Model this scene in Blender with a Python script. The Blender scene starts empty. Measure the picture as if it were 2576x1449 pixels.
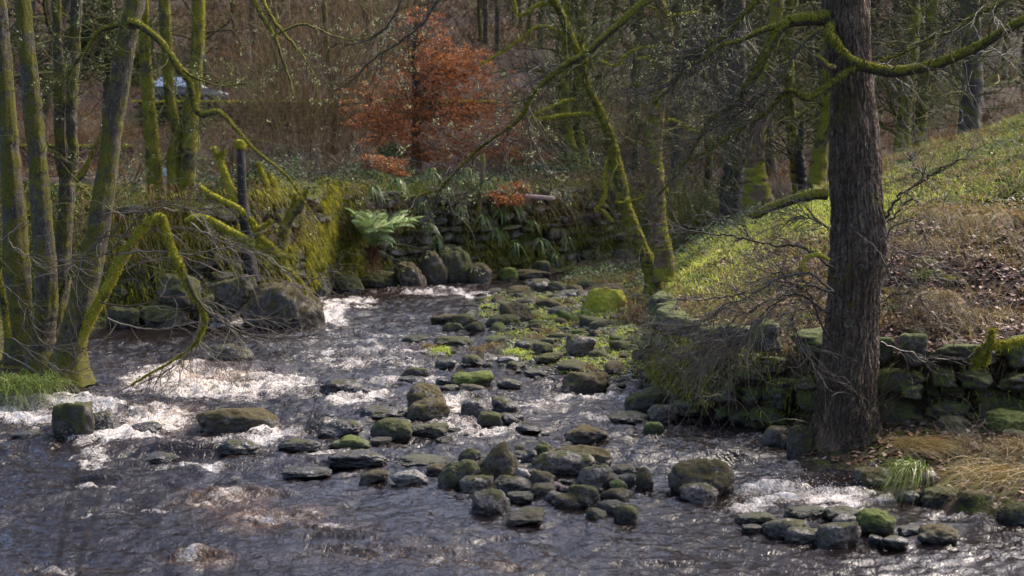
import bpy, bmesh, math, random
import numpy as np
from mathutils import Vector, Matrix

S = bpy.context.scene
C = S.collection
RNG = np.random.default_rng(7)
random.seed(7)
PI = math.pi

# ------------------------------------------------------------------ camera
H = 3.7
FP = 3578.0                       # focal length in layout pixels (2576 wide)
PITCH = math.atan((724.5 - 368) / FP)
cp, sp = math.cos(PITCH), math.sin(PITCH)

def ray(px, py):
    x = (px - 1288) / FP
    y = -(py - 724.5) / FP
    return (x, cp + y * sp, -sp + y * cp)

def G(px, py, z=0.0):
    """ground point seen at a layout position, at height z"""
    r = ray(px, py)
    t = (z - H) / r[2]
    return (r[0] * t, r[1] * t, z)

def PT(px, py, Y):
    """point at distance Y seen at a layout position"""
    r = ray(px, py)
    t = Y / r[1]
    return (r[0] * t, Y, H + r[2] * t)

def proj(x, y, z):
    dz = z - H
    zc = y * cp - dz * sp
    yc = y * sp + dz * cp
    zc = np.maximum(zc, 0.01)
    return 1288 + FP * x / zc, 724.5 - FP * yc / zc

cd = bpy.data.cameras.new("camera")
cam = bpy.data.objects.new("camera", cd)
C.objects.link(cam)
cam.location = (0, 0, H)
cam.rotation_euler = (PI / 2 - PITCH, 0, 0)
cd.lens = 50
cd.sensor_width = 36
cd.clip_start = 0.1
cd.clip_end = 2000
cd.dof.use_dof = True
cd.dof.focus_distance = 20.0
cd.dof.aperture_fstop = 1.8
S.camera = cam

# ------------------------------------------------------------------ light
SUN_EL, SUN_AZ = math.radians(45), math.radians(52)    # azimuth to the right of the view direction
w = bpy.data.worlds.new("World")
S.world = w
w.use_nodes = True
nt = w.node_tree
sky = nt.nodes.new("ShaderNodeTexSky")
sky.sky_type = 'NISHITA'
sky.sun_disc = False
sky.sun_elevation = SUN_EL
sky.sun_rotation = SUN_AZ
sky.air_density = 0.6
sky.dust_density = 3.5
sky.ozone_density = 1.0
bg = nt.nodes["Background"]
bg.inputs[1].default_value = 0.15
nt.links.new(sky.outputs[0], bg.inputs[0])
sl = bpy.data.lights.new("sun", 'SUN')
sl.energy = 1.15
sl.angle = math.radians(22.0)
sl.color = (1.0, 0.90, 0.76)
so = bpy.data.objects.new("sun", sl)
C.objects.link(so)
sd = Vector((math.sin(SUN_AZ) * math.cos(SUN_EL), math.cos(SUN_AZ) * math.cos(SUN_EL), math.sin(SUN_EL)))
so.rotation_euler = sd.to_track_quat('Z', 'Y').to_euler()
S.view_settings.view_transform = 'Standard'
S.view_settings.look = 'None'
S.view_settings.exposure = 1.86
S.view_settings.gamma = 1.0
S.cycles.max_bounces = 6
S.cycles.transparent_max_bounces = 4
S.cycles.caustics_reflective = False
S.cycles.caustics_refractive = False
S.cycles.use_denoising = True
S.cycles.denoising_prefilter = 'ACCURATE'
S.cycles.sample_clamp_indirect = 3.0
S.cycles.sample_clamp_direct = 3.5

# ------------------------------------------------------------------ noise
def _hash(ix, iy, iz, seed):
    h = (ix * 374761393 + iy * 668265263 + iz * 2147483647 * 3 + seed * 1274126177) & 0xFFFFFFFF
    h = ((h ^ (h >> 13)) * 1274126177) & 0xFFFFFFFF
    h = (h ^ (h >> 16)) * 2246822519 & 0xFFFFFFFF
    h = h ^ (h >> 15)
    return (h & 0xFFFFFF) / float(0xFFFFFF) * 2 - 1

def vnoise(x, y, z=0.0, seed=0):
    x = np.asarray(x, float); y = np.asarray(y, float)
    z = np.zeros_like(x) + z
    x0 = np.floor(x); y0 = np.floor(y); z0 = np.floor(z)
    fx, fy, fz = x - x0, y - y0, z - z0
    ux, uy, uz = [f * f * f * (f * (f * 6 - 15) + 10) for f in (fx, fy, fz)]
    ix, iy, iz = x0.astype(np.int64), y0.astype(np.int64), z0.astype(np.int64)
    r = 0
    for a in (0, 1):
        for b in (0, 1):
            for c in (0, 1):
                wgt = (ux if a else 1 - ux) * (uy if b else 1 - uy) * (uz if c else 1 - uz)
                r = r + wgt * _hash(ix + a, iy + b, iz + c, seed)
    return r

def fbm(x, y, z=0.0, seed=0, o=4, g=0.5):
    r, a, f = 0, 1.0, 1.0
    for i in range(o):
        r = r + a * vnoise(np.asarray(x) * f, np.asarray(y) * f, np.asarray(z) * f, seed + i * 17)
        a *= g; f *= 2.03
    return r

def sstep(a, b, x):
    t = np.clip((x - a) / (b - a), 0, 1)
    return t * t * (3 - 2 * t)

# ------------------------------------------------------------------ mesh helpers
def mesh_np(name, V, Q, rnd=None, smooth=True, extra=None):
    """V (n,3), Q (m,4) or (m,3) int"""
    V = np.ascontiguousarray(V, np.float32); Q = np.ascontiguousarray(Q, np.int32)
    k = Q.shape[1]
    m = bpy.data.meshes.new(name)
    m.vertices.add(len(V)); m.vertices.foreach_set("co", V.ravel())
    m.loops.add(Q.size); m.loops.foreach_set("vertex_index", Q.ravel())
    m.polygons.add(len(Q))
    m.polygons.foreach_set("loop_start", np.arange(0, Q.size, k, dtype=np.int32))
    m.polygons.foreach_set("use_smooth", np.full(len(Q), smooth))
    m.update(calc_edges=True)
    if rnd is not None:
        a = m.attributes.new("rnd", 'FLOAT', 'POINT'); a.data.foreach_set("value", np.ascontiguousarray(rnd, np.float32))
    for kx, v in (extra or {}).items():
        a = m.attributes.new(kx, 'FLOAT', 'POINT'); a.data.foreach_set("value", np.ascontiguousarray(v, np.float32))
    return m

def obj(name, mesh, mat, parent=None, label=None, cat=None, group=None, kind=None):
    o = bpy.data.objects.new(name, mesh)
    C.objects.link(o)
    if mat is not None and not mesh.materials:
        mesh.materials.append(mat)
    if parent is not None:
        o.parent = parent
    return tag(o, label, cat, group, kind)

def tag(o, label=None, cat=None, group=None, kind=None):
    if label: o["label"] = label
    if cat: o["category"] = cat
    if group: o["group"] = group
    if kind: o["kind"] = kind
    return o

def empty(name, loc, label, cat, group=None):
    o = bpy.data.objects.new(name, None)
    C.objects.link(o)
    o.location = loc
    o.empty_display_size = 0.2
    return tag(o, label, cat, group)

def blades(R, D, L, W, droop, n=4, rnd=None, side=None, taper=0.8, wind=None):
    """curved tapering blades; R,D (N,3); L,W,droop (N,)"""
    N = len(R)
    R = np.asarray(R, float); D = np.asarray(D, float)
    D = D / np.linalg.norm(D, axis=1, keepdims=True)
    L = np.broadcast_to(L, (N,)).astype(float); W = np.broadcast_to(W, (N,)).astype(float)
    droop = np.broadcast_to(droop, (N,)).astype(float)
    if side is None:
        rv = RNG.normal(size=(N, 3))
        side = np.cross(D, rv)
    side = side / (np.linalg.norm(side, axis=1, keepdims=True) + 1e-9)
    V = np.zeros((N, n + 1, 2, 3))
    for i in range(n + 1):
        t = i / n
        p = R + D * (L * t)[:, None]
        p[:, 2] -= droop * L * t * t
        if wind is not None:
            p = p + np.asarray(wind) * (L * t * t)[:, None]
        ww = (W * (1 - t) ** taper * 0.5 + W * 0.03)[:, None]
        V[:, i, 0] = p - side * ww
        V[:, i, 1] = p + side * ww
    base = (np.arange(N) * (n + 1) * 2)[:, None, None]
    i = np.arange(n)[None, :, None] * 2
    q = base + i + np.array([0, 1, 3, 2])[None, None, :]
    if rnd is None:
        rnd = RNG.random(N)
    return V.reshape(-1, 3), q.reshape(-1, 4), np.repeat(rnd, (n + 1) * 2)

def leaves(Pp, size, rnd=None, up=0.0, asp=0.6):
    """leaf shaped quads (a kite bent along its rib), random facing; up pulls normals to +z"""
    N = len(Pp)
    size = np.broadcast_to(size, (N,)).astype(float)[:, None]
    nrm = RNG.normal(size=(N, 3)); nrm[:, 2] += up * np.sign(nrm[:, 2] + 1e-3)
    nrm /= np.linalg.norm(nrm, axis=1, keepdims=True)
    a = np.cross(nrm, RNG.normal(size=(N, 3))); a /= np.linalg.norm(a, axis=1, keepdims=True)
    b = np.cross(nrm, a)
    V = np.stack([Pp - a * size * .5, Pp + b * size * asp * .5 + nrm * size * .12, Pp + a * size * .5,
                  Pp - b * size * asp * .5 + nrm * size * .12], 1)
    q = (np.arange(N) * 4)[:, None] + np.arange(4)[None]
    if rnd is None: rnd = RNG.random(N)
    return V.reshape(-1, 3), q, np.repeat(rnd, 4)

def cat_parts(parts):
    V, Q, Rr, off = [], [], [], 0
    for v, q, r in parts:
        V.append(v); Q.append(q + off); Rr.append(r); off += len(v)
    return np.concatenate(V), np.concatenate(Q), np.concatenate(Rr)

def tubes(lines, sides=5, lump=0.0, seed=1):
    """lines: list of (pts, radii); returns V,Q,rnd"""
    out = []
    for k, (pts, rad) in enumerate(lines):
        P = np.asarray(pts, float); r = np.asarray(rad, float)
        n = len(P)
        if n < 2: continue
        s = sides(r.max()) if callable(sides) else sides
        T = np.gradient(P, axis=0)
        T /= np.linalg.norm(T, axis=1, keepdims=True) + 1e-9
        ref = np.array([0.0, 1.0, 0.13]) if abs(T[0][1]) < .8 else np.array([1.0, 0, 0.1])
        A = np.cross(T, ref); A /= np.linalg.norm(A, axis=1, keepdims=True) + 1e-9
        B = np.cross(T, A)
        th = np.arange(s) / s * 2 * PI
        dirs = A[:, None] * np.cos(th)[None, :, None] + B[:, None] * np.sin(th)[None, :, None]
        rr = r[:, None] * np.ones((1, s))
        if lump:
            Q0 = P[:, None] + dirs * r[:, None, None]
            f = 1.2 / max(r.max(), .01)
            rr = rr * (1 + lump * fbm(Q0[..., 0] * f, Q0[..., 1] * f, Q0[..., 2] * f * .5, seed, 3))
        V = P[:, None] + dirs * rr[..., None]
        i = np.arange(n - 1)[:, None]; j = np.arange(s)[None]
        q = np.stack([i * s + j, i * s + (j + 1) % s, (i + 1) * s + (j + 1) % s, (i + 1) * s + j], -1).reshape(-1, 4)
        out.append((V.reshape(-1, 3), q, np.full(n * s, (k * 0.377) % 1)))
    return cat_parts(out)

def crom(pts, per=5):
    """Catmull-Rom through rows of any width"""
    P = [np.array(p, float) for p in pts]
    P = [2 * P[0] - P[1]] + P + [2 * P[-1] - P[-2]]
    out = []
    for i in range(1, len(P) - 2):
        p0, p1, p2, p3 = P[i - 1:i + 3]
        for k in range(per):
            t = k / per
            out.append(.5 * (2 * p1 + (p2 - p0) * t + (2 * p0 - 5 * p1 + 4 * p2 - p3) * t * t + (3 * p1 - p0 - 3 * p2 + p3) * t ** 3))
    out.append(P[-2])
    return np.array(out)

def limb(px, Y, per=6, wig=0.0, seed=0):
    """px rows (x, y, half width px[, Y]) -> (pts, radii) in metres"""
    rows = []
    for r in px:
        y = r[3] if len(r) > 3 else Y
        p = PT(r[0], r[1], y)
        rows.append((p[0], p[1], p[2], r[2] * y / FP))
    A = crom(rows, per)
    pts, rad = A[:, :3], np.maximum(A[:, 3], 0.002)
    if wig:
        t = np.arange(len(pts)) * .9
        for c in range(3):
            pts[:, c] += wig * vnoise(t, t * 0 + seed * 3.1 + c * 7.7, 0.5, 5) * np.minimum(1, t / 2)
    return pts, rad

def rot_about(d, ang, rnd):
    """unit direction tilted by ang in a random plane"""
    dx, dy, dz = d
    ax, ay, az = rnd.gauss(0, 1), rnd.gauss(0, 1), rnd.gauss(0, 1)
    k = ax * dx + ay * dy + az * dz
    ax, ay, az = ax - k * dx, ay - k * dy, az - k * dz
    l = math.sqrt(ax * ax + ay * ay + az * az) + 1e-9
    c, s = math.cos(ang), math.sin(ang) / l
    return (dx * c + ax * s, dy * c + ay * s, dz * c + az * s)

def grow(p, d, L, r, lvl, rnd, out, up=0.0, wig=.25, nch=4, ang=.8, seg=7, dec=.55, flat=1.0):
    pts = [p]; rad = [r]
    x, y, z = p; dx, dy, dz = d
    kids = []
    sl_ = L / seg
    for i in range(seg):
        dx += rnd.gauss(0, wig); dy += rnd.gauss(0, wig) * flat; dz += rnd.gauss(0, wig) + up
        l = math.sqrt(dx * dx + dy * dy + dz * dz)
        dx, dy, dz = dx / l, dy / l, dz / l
        x, y, z = x + dx * sl_, y + dy * sl_, z + dz * sl_
        pts.append((x, y, z)); rad.append(r * (1 - .7 * (i + 1) / seg))
        kids.append(((x, y, z), (dx, dy, dz), rad[-1]))
    out.setdefault(lvl, []).append((pts, rad))
    if lvl > 0:
        for k in range(nch):
            j = rnd.randrange(max(0, seg // 5), seg)
            kp, kd, kr = kids[j]
            nd = rot_about(kd, ang * rnd.uniform(.6, 1.3), rnd)
            nd = (nd[0], nd[1] * flat, nd[2])
            grow(kp, nd, L * dec * rnd.uniform(.6, 1.25), max(kr * .65, .0022), lvl - 1, rnd, out, up, wig * 1.1, nch, ang, max(4, seg - 1), dec, flat)

def twigs_from(lines, rnd, n, L, r, lvl=1, up=0.0, wig=.22, nch=3, ang=.9, dec=.6, t0=.2, bias=(0, 0, 0), flat=1.0, seg=6):
    """sprout twigs from points along given limbs"""
    out = {}
    for _ in range(n):
        pts, rad = rnd.choice(lines)
        m = len(pts)
        j = min(m - 2, int(m * rnd.uniform(t0, 1)))
        a, b = pts[j], pts[j + 1]
        d = [b[c] - a[c] for c in range(3)]
        l = math.sqrt(sum(q * q for q in d)) + 1e-9
        nd = rot_about([q / l for q in d], ang * rnd.uniform(.6, 1.4), rnd)
        nd = [nd[c] + bias[c] for c in range(3)]; nd[1] *= flat
        l = math.sqrt(sum(q * q for q in nd)) + 1e-9
        grow(tuple(a), tuple(q / l for q in nd), L * rnd.uniform(.5, 1.3), min(r, rad[j] * .8), lvl, rnd, out, up, wig, nch, ang, seg, dec, flat)
    return [x for l in out.values() for x in l]

# ------------------------------------------------------------------ materials
class NT:
    def __init__(self, name):
        self.m = bpy.data.materials.new(name); self.m.use_nodes = True
        self.t = self.m.node_tree; self.b = self.t.nodes["Principled BSDF"]
        self.co = self.t.nodes.new("ShaderNodeTexCoord").outputs["Object"]
        self.out = self.t.nodes["Material Output"]
    def n(self, typ, **kw):
        x = self.t.nodes.new(typ)
        for k, v in kw.items():
            if k in x.inputs: self.l(v, x.inputs[k])
            else: setattr(x, k, v)
        return x
    def l(self, v, sock):
        if isinstance(v, bpy.types.NodeSocket): self.t.links.new(v, sock)
        else: sock.default_value = v
    def mapd(self, scale, src=None):
        x = self.n("ShaderNodeMapping"); x.inputs["Scale"].default_value = scale
        self.l(src or self.co, x.inputs[0]); return x.outputs[0]
    def noise(self, scale, vec=None, detail=4, rough=.55, dist=0.0):
        x = self.n("ShaderNodeTexNoise", Scale=float(scale), Detail=float(detail), Roughness=rough, Distortion=dist)
        self.l(vec or self.co, x.inputs["Vector"]); return x.outputs[0]
    def ramp(self, fac, stops):
        x = self.n("ShaderNodeValToRGB"); e = x.color_ramp.elements
        while len(e) < len(stops): e.new(.5)
        for i, (p, c) in enumerate(stops):
            e[i].position = p; e[i].color = (c, c, c, 1) if isinstance(c, (int, float)) else (*c, 1)
        self.l(fac, x.inputs[0]); return x.outputs[0]
    def math(self, op, a, b=0.0, clamp=False):
        x = self.n("ShaderNodeMath", operation=op, use_clamp=clamp)
        self.l(a, x.inputs[0]); self.l(b, x.inputs[1]); return x.outputs[0]
    def mix(self, f, a, b):
        x = self.n("ShaderNodeMix", data_type='RGBA')
        self.l(f, x.inputs[0])
        for v, s in ((a, x.inputs[6]), (b, x.inputs[7])):
            self.l((*v, 1) if isinstance(v, tuple) else v, s)
        return x.outputs[2]
    def attr(self, name): return self.n("ShaderNodeAttribute", attribute_name=name).outputs["Fac"]
    def normal_z(self):
        g = self.n("ShaderNodeNewGeometry"); s = self.n("ShaderNodeSeparateXYZ"); self.l(g.outputs["Normal"], s.inputs[0]); return s.outputs[2]
    def bump(self, h, strength=.5, dist=.02, normal=None):
        x = self.n("ShaderNodeBump", Strength=strength, Distance=dist, Height=h)
        if normal: self.l(normal, x.inputs["Normal"])
        return x.outputs[0]
    def set(self, **kw):
        for k, v in kw.items():
            k = {"col": "Base Color", "rough": "Roughness", "spec": "Specular IOR Level", "nrm": "Normal", "trans": "Transmission Weight", "ior": "IOR", "coat": "Coat Weight", "coatr": "Coat Roughness", "metal": "Metallic"}[k]
            self.l((*v, 1) if isinstance(v, tuple) else v, self.b.inputs[k])
        return self.m

def m_rock(name, dark, light, moss, mosscol=((.016, .017, .005), (.105, .105, .020)), wet=.28):
    N = NT(name)
    oi = N.n("ShaderNodeObjectInfo").outputs["Random"]
    vv = N.n("ShaderNodeVectorMath", operation='ADD'); N.l(N.co, vv.inputs[0])
    cb = N.n("ShaderNodeCombineXYZ"); N.l(N.math('MULTIPLY', oi, 37.0), cb.inputs[0]); N.l(N.math('MULTIPLY', oi, 91.0), cb.inputs[1]); N.l(cb.outputs[0], vv.inputs[1])
    co = vv.outputs[0]
    big = N.noise(3.5, co, 6, .62); fine = N.noise(28, co, 6, .7); grit = N.noise(120, co, 3, .6)
    base = N.mix(N.ramp(big, [(.3, 0.0), (.7, 1.0)]), dark, light)
    base = N.mix(N.math('MULTIPLY', N.ramp(fine, [(.45, 0.0), (.62, 1.0)]), .5), base, tuple(min(1, c * 1.9) for c in light))
    base = N.mix(N.ramp(N.noise(9, co, 5, .7), [(.56, 0.0), (.66, .75)]), base, tuple(c * .45 for c in dark))
    # pale lichen
    base = N.mix(N.math('MULTIPLY', N.ramp(N.noise(16, co, 4, .6), [(.63, 0.0), (.68, 1.0)]), .45), base, (.3, .3, .24))
    nz = N.normal_z()
    mm = N.math('ADD', N.math('MULTIPLY', nz, .42), N.math('MULTIPLY', N.math('SUBTRACT', N.noise(5.5, co, 7, .7), .5), 1.9))
    mm = N.math('ADD', mm, moss - .55)
    mmask = N.ramp(mm, [(.02, 0.0), (.16, 1.0)])
    mc = N.ramp(N.noise(42, co, 5, .75), [(.33, mosscol[0]), (.66, mosscol[1])])
    col = N.mix(mmask, base, mc)
    # wet dark band close to the water
    g = N.n("ShaderNodeNewGeometry"); s = N.n("ShaderNodeSeparateXYZ"); N.l(g.outputs["Position"], s.inputs[0])
    zz = N.math('ADD', s.outputs[2], N.math('MULTIPLY', N.noise(7, co, 4, .6), .12))
    wetm = N.ramp(zz, [(.10, 1.0), (.19, 0.0)])
    col = N.mix(N.math('MULTIPLY', wetm, .75), col, (.012, .010, .008))
    h = N.math('ADD', N.math('MULTIPLY', big, .5), N.math('ADD', N.math('MULTIPLY', fine, .5), N.math('MULTIPLY', grit, .18)))
    h = N.math('ADD', h, N.math('MULTIPLY', mmask, N.math('MULTIPLY', N.noise(75, co, 4, .8), .9)))
    rough = N.mix(mmask, (wet,) * 3, (.92,) * 3)
    return N.set(col=col, rough=N.mix(wetm, rough, (.22,) * 3), spec=.5, nrm=N.bump(h, .9, .035))

M = {}
M['rock'] = m_rock("rock_gritstone", (.012, .009, .007), (.10, .076, .056), .32)
M['rockmoss'] = m_rock("rock_mossy", (.012, .010, .006), (.055, .043, .028), .58)
M['rockgreen'] = m_rock("rock_green_moss", (.035, .033, .02), (.09, .08, .05), .86, ((.022, .032, .005), (.16, .19, .02)))
M['rockpale'] = m_rock("rock_pale", (.08, .068, .056), (.23, .20, .165), .08)
M['rockdark'] = m_rock("rock_wet_dark", (.006, .005, .004), (.034, .028, .024), .22, wet=.2)
M['rockred'] = m_rock("rock_red", (.08, .03, .02), (.2, .085, .06), -.4)
M['rockyellow'] = m_rock("rock_yellow_moss", (.02, .018, .01), (.06, .05, .03), 1.1, ((.10, .10, .008), (.50, .46, .03)))
M['rockbrown'] = m_rock("rock_brown_moss", (.012, .009, .006), (.062, .045, .027), .52, ((.035, .026, .008), (.11, .085, .022)))
M['wall'] = m_rock("wall_stone", (.02, .018, .013), (.075, .068, .05), .5, ((.018, .024, .005), (.085, .1, .018)))
M['wallright'] = m_rock("wall_stone_right", (.012, .010, .007), (.06, .05, .036), .56, ((.02, .027, .005), (.13, .15, .02)))

def m_bark(name, dark, light, moss, mossc=((.028, .028, .004), (.17, .155, .015)), vs=(7, 7, 1.4), topw=.45, bumpd=.03, patch=None):
    N = NT(name)
    v = N.mapd(vs)
    n1 = N.noise(3.0, v, 8, .7, .6)
    vo = N.n("ShaderNodeTexVoronoi", feature='DISTANCE_TO_EDGE', Scale=4.5); dv = N.n("ShaderNodeVectorMath", operation='ADD'); N.l(N.mapd((5, 5, 1.2)), dv.inputs[0]); nz_ = N.n("ShaderNodeTexNoise", Scale=6.0, Detail=4.0); N.l(N.co, nz_.inputs["Vector"]); ms_ = N.n("ShaderNodeVectorMath", operation='SCALE'); N.l(nz_.outputs[1], ms_.inputs[0]); ms_.inputs[3].default_value = .9; N.l(ms_.outputs[0], dv.inputs[1]); N.l(dv.outputs[0], vo.inputs["Vector"])
    crack = N.ramp(vo.outputs["Distance"], [(.0, 0.25), (.12, 1.0)])
    base = N.mix(N.math('MULTIPLY', N.ramp(n1, [(.3, 0.0), (.7, 1.0)]), crack), dark, light)
    if patch:
        base = N.mix(N.ramp(N.noise(1.1, N.mapd((1.5, 1.5, .5)), 5, .65), [(.56, 0.0), (.66, .7)]), base, patch)
    base = N.mix(N.math('MULTIPLY', N.ramp(N.noise(14, None, 4, .65), [(.60, 0.0), (.66, 1.0)]), .5), base, (.22, .24, .17))
    nz = N.normal_z()
    mm = N.math('ADD', N.math('MULTIPLY', nz, topw), N.math('MULTIPLY', N.math('SUBTRACT', N.noise(2.2, None, 7, .7), .5), 2.2))
    mm = N.math('ADD', mm, moss - .5)
    mask = N.ramp(mm, [(.0, 0.0), (.22, 1.0)])
    fine = N.noise(38, None, 5, .8)
    mc = N.ramp(fine, [(.3, mossc[0]), (.7, mossc[1])])
    col = N.mix(mask, base, mc)
    h = N.math('ADD', N.math('MULTIPLY', N.math('MULTIPLY', n1, crack), 1.0), N.math('MULTIPLY', N.noise(26, v, 4, .7), .3))
    h = N.math('ADD', h, N.math('MULTIPLY', N.math('MULTIPLY', mask, fine), 1.0))
    return N.set(col=col, rough=N.mix(mask, (.6,) * 3, (.95,) * 3), spec=.35, nrm=N.bump(h, .9, bumpd))

M['bark_main'] = m_bark("bark_main", (.010, .007, .005), (.20, .13, .08), .30, vs=(9, 9, 1.6), bumpd=.04, patch=(.20, .115, .06))
M['bark_moss'] = m_bark("bark_mossy", (.02, .016, .010), (.10, .078, .048), .60)
M['bark_heavy'] = m_bark("bark_heavy_moss", (.02, .017, .01), (.07, .055, .035), .72, ((.045, .045, .005), (.32, .29, .02)), topw=.6)
M['bark_bright'] = m_bark("bark_bright_moss", (.03, .025, .012), (.08, .06, .03), 1.15, ((.10, .10, .008), (.55, .50, .035)), topw=.5)
M['bark_red'] = m_bark("bark_brown_moss", (.06, .032, .018), (.24, .135, .075), .56, ((.06, .06, .006), (.36, .34, .02)))
M['bark_bg'] = m_bark("bark_background", (.02, .015, .01), (.085, .065, .045), .45, bumpd=.02)
M['bark_dark'] = m_bark("bark_dark", (.008, .006, .005), (.035, .025, .018), .1)

def m_rnd(name, stops, rough=.6, transl=.0, spec=.3):
    N = NT(name)
    oi = N.n("ShaderNodeObjectInfo").outputs["Random"]
    col = N.ramp(N.attr("rnd"), stops)
    col = N.mix(N.math('MULTIPLY', N.noise(2.3, None, 3), .32), col, tuple(c * .35 for c in stops[len(stops) // 2][1]))
    m = N.set(col=col, rough=rough, spec=spec)
    if transl:
        tr = N.n("ShaderNodeBsdfTranslucent"); N.l(col, tr.inputs[0])
        mx = N.n("ShaderNodeMixShader"); mx.inputs[0].default_value = transl
        N.l(N.b.outputs[0], mx.inputs[1]); N.l(tr.outputs[0], mx.inputs[2]); N.l(mx.outputs[0], N.out.inputs[0])
    return m

M['twig'] = m_rnd("twig_bark", [(0, (.035, .024, .018)), (.5, (.10, .072, .056)), (.85, (.17, .135, .11)), (1, (.14, .16, .04))], .45)
M['twig_dark'] = m_rnd("twig_dark", [(0, (.018, .013, .01)), (.6, (.06, .042, .032)), (.85, (.09, .065, .05)), (1, (.11, .13, .02))], .5)
M['twig_bg'] = m_rnd("twig_background", [(0, (.02, .012, .008)), (.6, (.07, .042, .026)), (.85, (.11, .072, .048)), (1, (.11, .105, .022))], .7, 0, .1)
M['bark_bgmoss'] = m_bark("bark_background_moss", (.014, .011, .006), (.05, .04, .024), .62, ((.03, .032, .004), (.18, .17, .015)), topw=.6)
M['twig_moss'] = m_rnd("twig_mossy", [(0, (.04, .035, .015)), (.5, (.085, .085, .03)), (1, (.19, .2, .035))], .8)
M['grass'] = m_rnd("grass_green", [(0, (.06, .09, .012)), (.45, (.15, .20, .03)), (.75, (.26, .29, .06)), (1, (.36, .30, .12))], .5, .45)
M['grasslit'] = m_rnd("grass_sunlit_tint", [(0, (.18, .25, .02)), (.5, (.46, .56, .055)), (.8, (.62, .66, .13)), (1, (.58, .48, .18))], .5, .5)  # lit copy of the green grass, sunlight put into its colour
M['grasstan'] = m_rnd("grass_tan", [(0, (.06, .04, .015)), (.4, (.18, .115, .045)), (.75, (.32, .225, .09)), (1, (.12, .125, .03))], .6, .35)
M['grassgold'] = m_rnd("grass_gold", [(0, (.07, .05, .015)), (.4, (.24, .155, .045)), (.75, (.42, .29, .10)), (1, (.16, .17, .035))], .5, .35)
M['grassmix'] = m_rnd("grass_tussock", [(0, (.06, .09, .012)), (.3, (.15, .17, .03)), (.55, (.24, .16, .06)), (.8, (.15, .075, .035)), (1, (.38, .28, .12))], .6, .4)
M['grassblade'] = m_rnd("grass_fresh", [(0, (.04, .075, .01)), (.5, (.14, .20, .03)), (1, (.34, .36, .09))], .35, .35)
M['moss'] = m_rnd("moss_bright", [(0, (.08, .09, .008)), (.5, (.27, .26, .022)), (1, (.48, .44, .045))], .9, .4)
M['mossdull'] = m_rnd("moss_olive", [(0, (.045, .05, .006)), (.5, (.16, .155, .018)), (1, (.30, .27, .035))], .9, .3)
M['fern'] = m_rnd("fern_green", [(0, (.14, .22, .06)), (.5, (.36, .48, .15)), (1, (.58, .66, .30))], .5, .45)
M['hart'] = m_rnd("hartstongue", [(0, (.03, .06, .015)), (.5, (.10, .16, .04)), (1, (.25, .28, .08))], .35, .25)
M['ivy'] = m_rnd("ivy_leaves", [(0, (.02, .035, .012)), (.5, (.06, .085, .03)), (.85, (.13, .17, .07)), (1, (.25, .30, .17))], .6, .25, .12)
M['ivypale'] = m_rnd("bramble_leaves", [(0, (.02, .035, .012)), (.5, (.07, .11, .035)), (1, (.2, .26, .13))], .6, .3, .12)
M['beech'] = m_rnd("beech_leaves", [(0, (.12, .04, .014)), (.4, (.36, .125, .04)), (.8, (.52, .21, .07)), (1, (.60, .33, .15))], .5, .6)
M['litter'] = m_rnd("leaf_litter", [(0, (.04, .02, .012)), (.4, (.13, .065, .038)), (.75, (.20, .12, .085)), (.93, (.30, .22, .19)), (1, (.36, .12, .03))], .5, .05, .2)
M['bracken'] = m_rnd("dead_bracken", [(0, (.05, .024, .012)), (.45, (.14, .068, .03)), (.8, (.22, .12, .055)), (1, (.13, .14, .03))], .7, .3)
M['brackenfar'] = m_rnd("dead_bracken_far", [(0, (.03, .014, .007)), (.45, (.13, .058, .024)), (.8, (.22, .115, .045)), (1, (.13, .12, .03))], .8, .2)
M['shoots'] = m_rnd("willow_shoots", [(0, (.06, .035, .015)), (.5, (.16, .10, .04)), (1, (.28, .20, .085))], .6, .2)
M['lichen'] = m_rnd("lichen", [(0, (.2, .24, .10)), (.5, (.36, .40, .18)), (1, (.5, .52, .28))], .8, .3)
M['evergreen'] = m_rnd("evergreen_leaves", [(0, (.02, .03, .008)), (.5, (.07, .09, .02)), (1, (.16, .19, .05))], .5, .2)

def m_ground():
    N = NT("ground_soil")
    g = N.attr("green"); l = N.attr("litter")
    soil = N.mix(N.ramp(N.noise(2.2, None, 8, .7), [(.35, 0.0), (.65, 1.0)]), (.016, .011, .008), (.055, .036, .023))
    soil = N.mix(N.ramp(N.noise(30, None, 5, .7), [(.52, 0.0), (.6, .6)]), soil, (.13, .085, .06))
    moss = N.ramp(N.noise(12, None, 8, .75), [(.3, (.025, .035, .006)), (.6, (.09, .11, .018)), (.8, (.19, .20, .04))])
    f = N.ramp(N.math('ADD', g, N.math('MULTIPLY', N.math('SUBTRACT', N.noise(4, None, 7, .7), .5), 1.5)), [(.4, 0.0), (.6, 1.0)])
    col = N.mix(f, soil, moss)
    h = N.math('ADD', N.noise(10, None, 8, .75), N.math('MULTIPLY', N.noise(60, None, 4, .7), .4))
    return N.set(col=col, rough=.75, nrm=N.bump(h, .8, .08), spec=.12)
M['ground'] = m_ground()

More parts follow.
